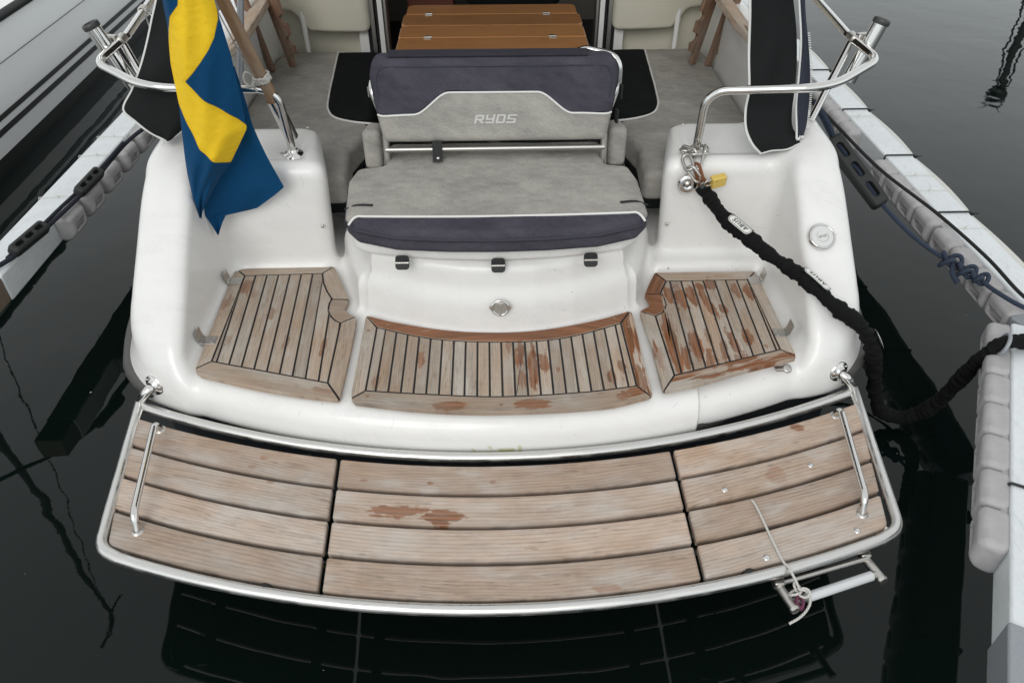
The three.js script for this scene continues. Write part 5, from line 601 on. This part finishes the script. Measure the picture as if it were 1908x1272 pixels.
// ------------------------------------------------------------------ mooring lines and rubber snubbers
function snubberGeo(len, w, n) { return nets((x, y, z) => { const t = x / len, ww = w * (1 - 0.12 * t), qx = Math.abs(x) - len / 2 + 0.016, qy = Math.abs(y) - w * 0.52 + 0.014, qz = Math.abs(z) - ww / 2 - 0.004 + 0.016; let d = Math.min(Math.max(qx, qy, qz), 0) + Math.hypot(Math.max(qx, 0), Math.max(qy, 0), Math.max(qz, 0)) - 0.016; for (let k = 0; k < n; k++) { const c = (k - (n - 1) / 2) * len * 0.29, s = Math.hypot(Math.max(Math.abs(x - c) - len * 0.065, 0), z) - w * 0.19; d = smax(d, -Math.max(s, 0.004 - y), 0.006); } return d; }, [-len / 2 - 0.02, -w * 0.8, -w * 0.8], [len / 2 + 0.02, w * 0.8, w * 0.8], 0.005); }
function alignX(m, a, b, up) { const x = b.clone().sub(a).normalize(), z = x.clone().cross(up).normalize(), y = z.clone().cross(x); m.quaternion.setFromRotationMatrix(new THREE.Matrix4().makeBasis(x, y, z)); m.position.copy(a.clone().add(b).multiplyScalar(0.5)); return m; }
{
  const a = V(1.391, 0.76, -1.797), b = V(1.538, 0.60, -1.562), s = single('mooring_snubber', snubberGeo(0.345, 0.062, 3), M.rubber, 'black rubber snubber with three slots on blue mooring line', 'snubber', 'rubber mooring snubbers'); alignX(s, a, b, V(-0.25, 0.7, 0.6));
  const ln = thing('mooring_line', 'blue mooring line knotted to right boom through the snubber', 'rope');
  const P = [[1.235, 0.94, -1.80], [1.292, 0.90, -1.858], [1.321, 0.86, -1.818], [1.391, 0.765, -1.797], [1.42, 0.74, -1.75], [1.45, 0.70, -1.70], [1.465, 0.692, -1.68], [1.49, 0.66, -1.635], [1.538, 0.605, -1.562], [1.617, 0.545, -1.408], [1.70, 0.505, -1.32], [1.776, 0.488, -1.246], [1.816, 0.482, -1.119], [1.873, 0.478, -1.016], [1.93, 0.474, -0.99]];
  mesh('rope', sweep(smooth(P.map(A), 140), 0.0085, 10), M.blueRope, ln);
  mesh('second_strand', sweep(smooth([[1.285, 0.915, -1.84], [1.34, 0.85, -1.79], [1.395, 0.77, -1.79]].map(A), 30), 0.0080, 10), M.blueRope, ln);
  const kn = []; const knot = (c, r, ph) => { const q = []; for (let i = 0; i <= 60; i++) { const t = i / 60 * Math.PI * 2; q.push(V(c.x + r * (Math.sin(t + ph) + 2 * Math.sin(2 * t)) * 0.38, c.y + r * 0.55 * Math.sin(3 * t), c.z + r * (Math.cos(t) - 2 * Math.cos(2 * t)) * 0.38)); } return sweep(q, 0.0085, 8); };
  kn.push(knot(V(1.728, 0.500, -1.290), 0.036, 0), knot(V(1.765, 0.490, -1.235), 0.030, 0.4), knot(V(1.795, 0.487, -1.19), 0.026, 0.9), sweep(smooth([[1.73, 0.50, -1.27], [1.72, 0.478, -1.235], [1.735, 0.455, -1.205]].map(A), 20), (t) => 0.0085 + 0.003 * t, 8)); mesh('knot', merge(kn), M.blueRope, ln);
  single('dark_cord', sweep(smooth([[1.235, 0.95, -1.82], [1.273, 0.92, -1.84], [1.414, 0.80, -1.849], [1.591, 0.66, -1.737], [1.789, 0.55, -1.548], [1.881, 0.50, -1.305], [1.905, 0.482, -1.069], [1.95, 0.475, -0.98]].map(A), 120), 0.0070, 8), M.blackRope, 'thin black cord stretched along the right boom to the joint', 'rope');
  const cl = mesh('cleat', merge([bar([1.215, 0.96, -1.76], [1.265, 0.985, -1.90], 0.009), bar([1.23, 0.93, -1.81], [1.24, 0.97, -1.83], 0.012)]), M.black, boat);
}
{
  const ln = thing('mooring_line', 'dark doubled mooring line lying along the left boom', 'rope');
  const P = [[-1.33, 0.90, -2.35], [-1.50, 0.72, -2.56], [-1.686, 0.56, -2.583], [-1.79, 0.505, -2.45], [-1.832, 0.470, -2.154], [-1.838, 0.470, -1.96], [-1.862, 0.468, -1.742], [-1.880, 0.468, -1.60], [-1.90, 0.468, -1.47], [-1.94, 0.466, -1.39], [-2.02, 0.46, -1.28], [-2.2, 0.46, -1.12]];
  mesh('rope', sweep(smooth(P.map(A), 140), 0.0095, 10), M.darkRope, ln); mesh('second_strand', sweep(smooth([[-1.79, 0.52, -2.40], [-1.850, 0.472, -2.12], [-1.872, 0.475, -1.85], [-1.897, 0.470, -1.62], [-1.915, 0.470, -1.46]].map(A), 60), 0.0080, 8), M.darkRope, ln);
  const s1 = single('mooring_snubber', snubberGeo(0.21, 0.044, 3), M.rubber, 'short black rubber snubber on left boom beside the hanging canvas', 'snubber', 'rubber mooring snubbers'); alignX(s1, V(-1.832, 0.482, -2.16), V(-1.842, 0.482, -1.98), V(0.5, 0.8, 0.2));
  const s2 = single('mooring_snubber', snubberGeo(0.21, 0.044, 3), M.rubber, 'black rubber snubber at the left picture edge on left boom', 'snubber', 'rubber mooring snubbers'); alignX(s2, V(-1.868, 0.482, -1.68), V(-1.90, 0.482, -1.49), V(0.5, 0.8, 0.2));
}
// ------------------------------------------------------------------ security chain: bare links, padlock, black sleeve
{
  const ch = thing('security_chain', 'partly rusty steel chain looped round foot of right stern rail', 'chain');
  const link = (() => { const P = []; for (let i = 0; i < 32; i++) { const t = i / 32 * Math.PI * 2; P.push(V(Math.cos(t) * 0.011 + Math.sign(Math.cos(t)) * 0.0, 0, 0).add(V(0, 0, 0)).set(0.013 * Math.sign(Math.cos(t)) * (Math.abs(Math.cos(t)) > 0.02 ? 1 : 0) * 1.3 + Math.cos(t) * 0.0165, Math.sin(t) * 0.0165, 0)); } return sweep(P, 0.0056, 8, true); })();
  const path1 = smooth([[0.712, 0.872, -1.505], [0.693, 0.880, -1.480], [0.700, 0.884, -1.445], [0.735, 0.884, -1.435], [0.768, 0.882, -1.452], [0.765, 0.876, -1.49], [0.74, 0.872, -1.515]].map(A), 5), path2 = smooth([[0.735, 0.880, -1.425], [0.722, 0.860, -1.395], [0.730, 0.832, -1.375], [0.745, 0.802, -1.372], [0.757, 0.778, -1.372]].map(A), 3), path3 = smooth([[0.690, 0.872, -1.44], [0.694, 0.858, -1.40], [0.712, 0.83, -1.377], [0.735, 0.81, -1.372]].map(A), 2);
  let k = 0; for (const [p, rust] of [[path1, 0], [path2, 1], [path3, 0]]) for (let i = 0; i < p.length - 1; i++) { const d = p[i + 1].clone().sub(p[i]).normalize(), up = i % 2 ? V(0, 1, 0.2) : V(1, 0.2, 1), z = d.clone().cross(up).normalize(), y = z.clone().cross(d), m = mesh('link', link, rust && i > 0 ? M.rustLink : M.steelDull, ch); m.quaternion.setFromRotationMatrix(new THREE.Matrix4().makeBasis(d, y, z)); m.position.copy(p[i].clone().add(p[i + 1]).multiplyScalar(0.5)); k++; }
  const pl = thing('padlock', 'yellow brass padlock fastening the security chain', 'padlock'), c = V(0.800, 0.812, -1.362), ry = 0.25, q = new THREE.Quaternion().setFromEuler(new THREE.Euler(0.25, ry, 0.06));
  const put = (g) => { g.applyQuaternion(q); g.translate(c.x, c.y, c.z); return g; };
  mesh('body', put(new RoundedBoxGeometry(0.054, 0.044, 0.026, 3, 0.003)), M.brass, pl);
  mesh('shackle', put(sweep(fillet([V(-0.02, 0.012, 0), V(-0.052, 0.012, 0), V(-0.052, -0.012, 0), V(-0.02, -0.012, 0)], 0.0115, 8), 0.0038, 10)), M.steelDull, pl);
  mesh('bottom_plate', put(boxAt(0.0275, 0, 0, 0.002, 0.037, 0.020, 0.0006)), M.black, pl); mesh('rivet', put(latheAt([[0.0001, 0.001], [0.002, 0.0005], [0.0022, -0.001]], [-0.012, 0.012, 0.013], [0, 0, 1], 10)), M.black, pl);
}
{
  const sl = thing('chain_sleeve', 'black fabric chain sleeve sagging from padlock over hull to right boom', 'chain sleeve');
  const P = smooth([[0.748, 0.785, -1.378], [0.770, 0.760, -1.350], [0.800, 0.738, -1.245], [0.863, 0.712, -1.147], [0.933, 0.687, -1.047], [1.02, 0.660, -0.955], [1.105, 0.607, -0.868], [1.180, 0.560, -0.838], [1.258, 0.465, -0.842], [1.322, 0.32, -0.872], [1.385, 0.17, -0.90], [1.440, 0.078, -0.908], [1.530, 0.048, -0.907], [1.605, 0.115, -0.888], [1.645, 0.27, -0.867], [1.652, 0.42, -0.826], [1.690, 0.485, -0.815], [1.774, 0.482, -0.821], [1.95, 0.478, -0.83]].map(A), 720);
  const rad = (t, th, s) => 0.0255 + 0.0065 * (vnoise(s * 30, 1, 3) - 0.5) + 0.0070 * (vnoise(s * 58 + Math.sin(th) * 0.8, Math.cos(th) * 1.2 + 4, 5) - 0.5) + 0.0045 * (vnoise(s * 120 + Math.sin(th + 1) * 0.6, 2, 11) - 0.5) + 0.0035 * (vnoise(s * 170, Math.sin(th) * 1.5 + Math.cos(th), 7) - 0.5);
  M.sleeve = phy({ color: C(0.005, 0.005, 0.0055), roughness: 0.8, specularIntensity: 0.35, bumpMap: rep(weave, 8, 2), bumpScale: 0.002 });
  mesh('sleeve', sweep(P, rad, 26), M.sleeve, sl);
  mesh('hem', sweep(P.slice(0, 5), 0.0275, 20), M.black, sl);
  // woven maker's tags on the sleeve
  const cv = document.createElement('canvas'); cv.width = 256; cv.height = 96; const cx = cv.getContext('2d'); cx.fillStyle = '#0c0c0c'; cx.fillRect(0, 0, 256, 96); cx.fillStyle = '#d8d8d2'; cx.beginPath(); cx.roundRect(4, 6, 248, 84, 40); cx.fill(); cx.strokeStyle = '#101010'; cx.lineWidth = 4; cx.beginPath(); cx.roundRect(13, 14, 230, 68, 32); cx.stroke(); cx.fillStyle = '#0d0d0d'; cx.font = 'bold 58px sans-serif'; cx.textAlign = 'center'; cx.textBaseline = 'middle'; cx.save(); cx.translate(128, 50); cx.transform(1, 0, -0.18, 1, 0, 0); cx.scale(1.12, 1); cx.fillText('ABUS', 0, 0); cx.restore();
  const t = new THREE.CanvasTexture(cv); t.colorSpace = THREE.SRGBColorSpace; t.magFilter = THREE.LinearFilter; const tm = std({ map: t, roughness: 0.7, side: THREE.DoubleSide });
  const tag = (i0, i1, face, half, flip) => { const pos = [], uv = [], idx = [], nA = 10, L = i1 - i0; for (let i = 0; i <= L; i++) { const p = P[i0 + i], tg = P[Math.min(i0 + i + 1, P.length - 1)].clone().sub(P[i0 + i - 1]).normalize(), n = A(face).clone().addScaledVector(tg, -A(face).dot(tg)).normalize(), b = tg.clone().cross(n); for (let k = 0; k <= nA; k++) { const a = lerp(-half, half, k / nA), q = p.clone().addScaledVector(n, Math.cos(a) * 0.0325).addScaledVector(b, Math.sin(a) * 0.0325); pos.push(q.x, q.y, q.z); uv.push(flip ? 1 - i / L : i / L, flip ? k / nA : 1 - k / nA); } } for (let i = 0; i < L; i++) for (let k = 0; k < nA; k++) { const a = i * (nA + 1) + k, b = a + nA + 1; idx.push(a, a + 1, b, b, a + 1, b + 1); } const g = new THREE.BufferGeometry(); g.setAttribute('position', new THREE.Float32BufferAttribute(pos, 3)); g.setAttribute('uv', new THREE.Float32BufferAttribute(uv, 2)); g.setIndex(idx); g.computeVertexNormals(); mesh('woven_tag', g, tm, sl); };
  const near = (x, z) => { let b = 0, d = 9; P.forEach((p, i) => { const e = Math.hypot(p.x - x, p.z - z); if (e < d && p.y > 0.3) { d = e; b = i; } }); return b; };
  { const c = near(0.848, -1.175); tag(c - 17, c + 17, [0.15, 0.75, 0.65], 0.60, true); } { const c = near(1.04, -0.935); tag(c - 17, c + 17, [0.45, 0.85, 0.25], 0.55, true); } { const c = near(1.25, -0.842); tag(c - 15, c + 15, [0.9, 0.45, 0.0], 0.5, true); }
  // galvanised ring where the chain leaves the boom
  const rg = single('mooring_ring', new THREE.TorusGeometry(0.036, 0.0065, 10, 36), M.galv, 'grey metal ring holding the chain sleeve at right boom', 'ring'); rg.position.set(1.690, 0.478, -0.815); rg.rotation.set(0.5, 1.1, 0.2);
}
// grey canopy strut and a white lashing on the left hand rail
mesh('canopy_strut', bar([-1.005, 0.93, -1.856], [-0.86, 1.75, -2.02], 0.013), std({ color: C(0.30, 0.31, 0.33), roughness: 0.4, metalness: 0.4 }), boat);
{ const la = thing('rail_lashing', 'white cord lashing on the left stern rail beside the canvas', 'cord'), c = V(-1.396, 1.199, -2.13), q = []; for (let k = 0; k <= 90; k++) { const th = k / 90 * Math.PI * 8; q.push(V(c.x + Math.cos(th) * 0.0165, c.y + Math.sin(th) * 0.0165 + 0.002 * k / 90, c.z - 0.03 * k / 90 + 0.015)); } mesh('wrapping', sweep(q, 0.0034, 6), M.whiteRope, la); mesh('loose_loop', sweep(smooth([[-1.39, 1.185, -2.12], [-1.365, 1.12, -2.08], [-1.34, 1.10, -2.06], [-1.335, 1.15, -2.09], [-1.375, 1.195, -2.12]].map(A), 40), 0.0030, 6), M.whiteRope, la); }
// white cord over the platform with its knot and purple tab at the ladder
{
  const wc = thing('white_cord', 'thin white cord over the platform edge knotted at the ladder', 'cord');
  mesh('line', sweep(smooth([[0.731, 0.285, -0.318], [0.731, 0.322, -0.309], [0.735, 0.3262, -0.29], [0.748, 0.3262, -0.17], [0.758, 0.328, -0.09], [0.763, 0.333, -0.075], [0.768, 0.331, -0.052], [0.780, 0.312, -0.030], [0.788, 0.290, -0.022]].map(A), 80), 0.0035, 8), M.whiteRope, wc);
  mesh('hanging_end', sweep(smooth([[0.786, 0.300, -0.026], [0.806, 0.296, -0.022], [0.815, 0.272, -0.006], [0.806, 0.248, 0.006], [0.788, 0.232, 0.016], [0.760, 0.220, 0.026]].map(A), 50), 0.0038, 8), M.whiteRope, wc);
  const q = []; for (let i = 0; i <= 60; i++) { const t = i / 60 * Math.PI * 2; q.push(V(0.784 + 0.011 * (Math.sin(t) + 1.6 * Math.sin(2 * t)), 0.296 + 0.008 * Math.sin(3 * t), -0.024 + 0.009 * (Math.cos(t) - 1.6 * Math.cos(2 * t)))); } mesh('knot', sweep(q, 0.0035, 8), M.whiteRope, wc);
  mesh('purple_tab', merge([new THREE.TorusGeometry(0.011, 0.0055, 8, 24).scale(0.8, 1.5, 1).rotateX(-0.9).translate(0.787, 0.274, -0.006)]), std({ color: C(0.10, 0.012, 0.045), roughness: 0.5 }), wc);
}
// ------------------------------------------------------------------ neighbouring boat and the masts that show in the water
{
  const nb = thing('neighbour_boat', 'pale grey hull with black stripes moored beyond left boom', 'boat');
  const sec = (z) => { const t = clamp((-2.2 - z) / 5), bend = 0.10 * t + 0.06 * t * t; return { x0: -2.90 - bend, bend }; };
  const prof = [[-0.10, -0.25], [0.0, -0.05], [0.02, 0.02], [0.025, 0.12], [0.015, 0.30], [-0.03, 0.52], [-0.075, 0.69]], zs = []; for (let z = -0.2; z >= -9; z -= 0.22) zs.push(z);
  const band = (y0, y1, off) => { const rows = 8, pos = [], uv = [], idx = []; const px = (y) => { for (let i = 0; i < prof.length - 1; i++) if (y <= prof[i + 1][1]) return lerp(prof[i][0], prof[i + 1][0], (y - prof[i][1]) / (prof[i + 1][1] - prof[i][1])); return prof[prof.length - 1][0]; }; zs.forEach((z) => { const s = sec(z); for (let k = 0; k <= rows; k++) { const y = lerp(y0, y1, k / rows); pos.push(s.x0 + px(y) + off, y, z); uv.push(z, y); } }); for (let j = 0; j < zs.length - 1; j++) for (let k = 0; k < rows; k++) { const a = j * (rows + 1) + k, b = a + rows + 1; idx.push(a, a + 1, b, b, a + 1, b + 1); } const g = new THREE.BufferGeometry(); g.setAttribute('position', new THREE.Float32BufferAttribute(pos, 3)); g.setAttribute('uv', new THREE.Float32BufferAttribute(uv, 2)); g.setIndex(idx); g.computeVertexNormals(); return g; };
  const pale = phy({ color: C(0.80, 0.81, 0.81), roughness: 0.25, clearcoat: 0.3, side: THREE.DoubleSide }), blk = phy({ color: C(0.008, 0.008, 0.009), roughness: 0.35, side: THREE.DoubleSide });
  mesh('topsides', band(0.10, 0.69, 0), pale, nb); mesh('bottom_paint', band(-0.25, 0.10, 0.002), blk, nb);
  mesh('stripe', band(0.196, 0.229, 0.003), blk, nb); mesh('stripe', band(0.264, 0.293, 0.003), blk, nb);
  mesh('seam_line', band(0.497, 0.501, 0.0025), M.rubber, nb);
  const deck = new THREE.Shape(); zs.forEach((z, i) => { const s = sec(z); i ? deck.lineTo(s.x0 - 0.075, -z) : deck.moveTo(s.x0 - 0.075, -z); }); deck.lineTo(-5.4, 9); deck.lineTo(-5.4, 0.2); deck.closePath(); const dg = new THREE.ExtrudeGeometry(deck, { depth: 0.03, bevelEnabled: false }); dg.rotateX(-Math.PI / 2); dg.translate(0, 0.68, 0); mesh('deck', dg, M.gel, nb);
  mesh('gunwale_rail', sweep(zs.map(z => V(sec(z).x0 - 0.070, 0.695, z)), 0.028, 10), M.rubber, nb);
  mesh('transom', boxAt(-4.20, 0.22, -0.22, 2.4, 0.94, 0.06, 0.01), pale, nb);
  mesh('drain_outlet', latheAt([[0.006, 0.004], [0.012, 0.006], [0.018, 0.002], [0.018, -0.003]], [-2.965, 0.43, -3.86], [1, 0.1, 0], 16), M.steelDull, nb);
  // pole with a cross arm standing on its deck: seen only as a reflection
  const mast = thing('neighbour_mast', 'slim dark mast with a cross arm, reflected in water lower left', 'mast'); const B = V(-4.50, 0.72, -3.84); mesh('pole', bar(B, V(-4.50, 5.98, -3.84), 0.05, 0.03, 12), M.black, mast); mesh('cross_arm', bar([-4.50, 5.95, -4.22], [-4.50, 5.98, -3.50], 0.022, 0.022, 8), M.black, mast); mesh('stay', bar([-4.50, 5.9, -3.84], [-5.2, 0.75, -5.6], 0.008, 0.008, 6), M.black, mast);
}
{
  const m = thing('sailing_mast', 'dark sailing mast with shrouds, reflected in water at upper right', 'mast'), x = 19.25, z = -26.7; mesh('spar', bar([x, 0.2, z], [x, 8.9, z], 0.17, 0.13, 12), M.black, m); mesh('masthead', merge([boxAt(x, 8.95, z, 0.55, 0.22, 0.4, 0.05), bar([x - 0.2, 9.05, z], [x - 0.55, 9.2, z], 0.03, 0.02, 6), bar([x + 0.2, 9.05, z], [x + 0.4, 9.5, z], 0.03, 0.02, 6)]), M.black, m);
  for (const d of [-0.34, 0.38]) mesh('shroud', sweep([V(x + d * 0.6, 8.9, z), V(x + d * 1.2, 5.5, z), V(x + d * 1.8, 0.4, z)], 0.045, 6), M.black, m);
  mesh('yacht_hull', (() => { const s = new THREE.Shape(); s.moveTo(-1.3, 2.5); s.quadraticCurveTo(-1.6, -1, 0, -4.5); s.quadraticCurveTo(1.6, -1, 1.3, 2.5); s.closePath(); const g = new THREE.ExtrudeGeometry(s, { depth: 0.9, bevelEnabled: true, bevelSize: 0.1, bevelThickness: 0.1 }); g.rotateX(-Math.PI / 2); g.translate(x, -0.05, z); return g; })(), M.gel, m);
}
renderer.render(scene, camera);
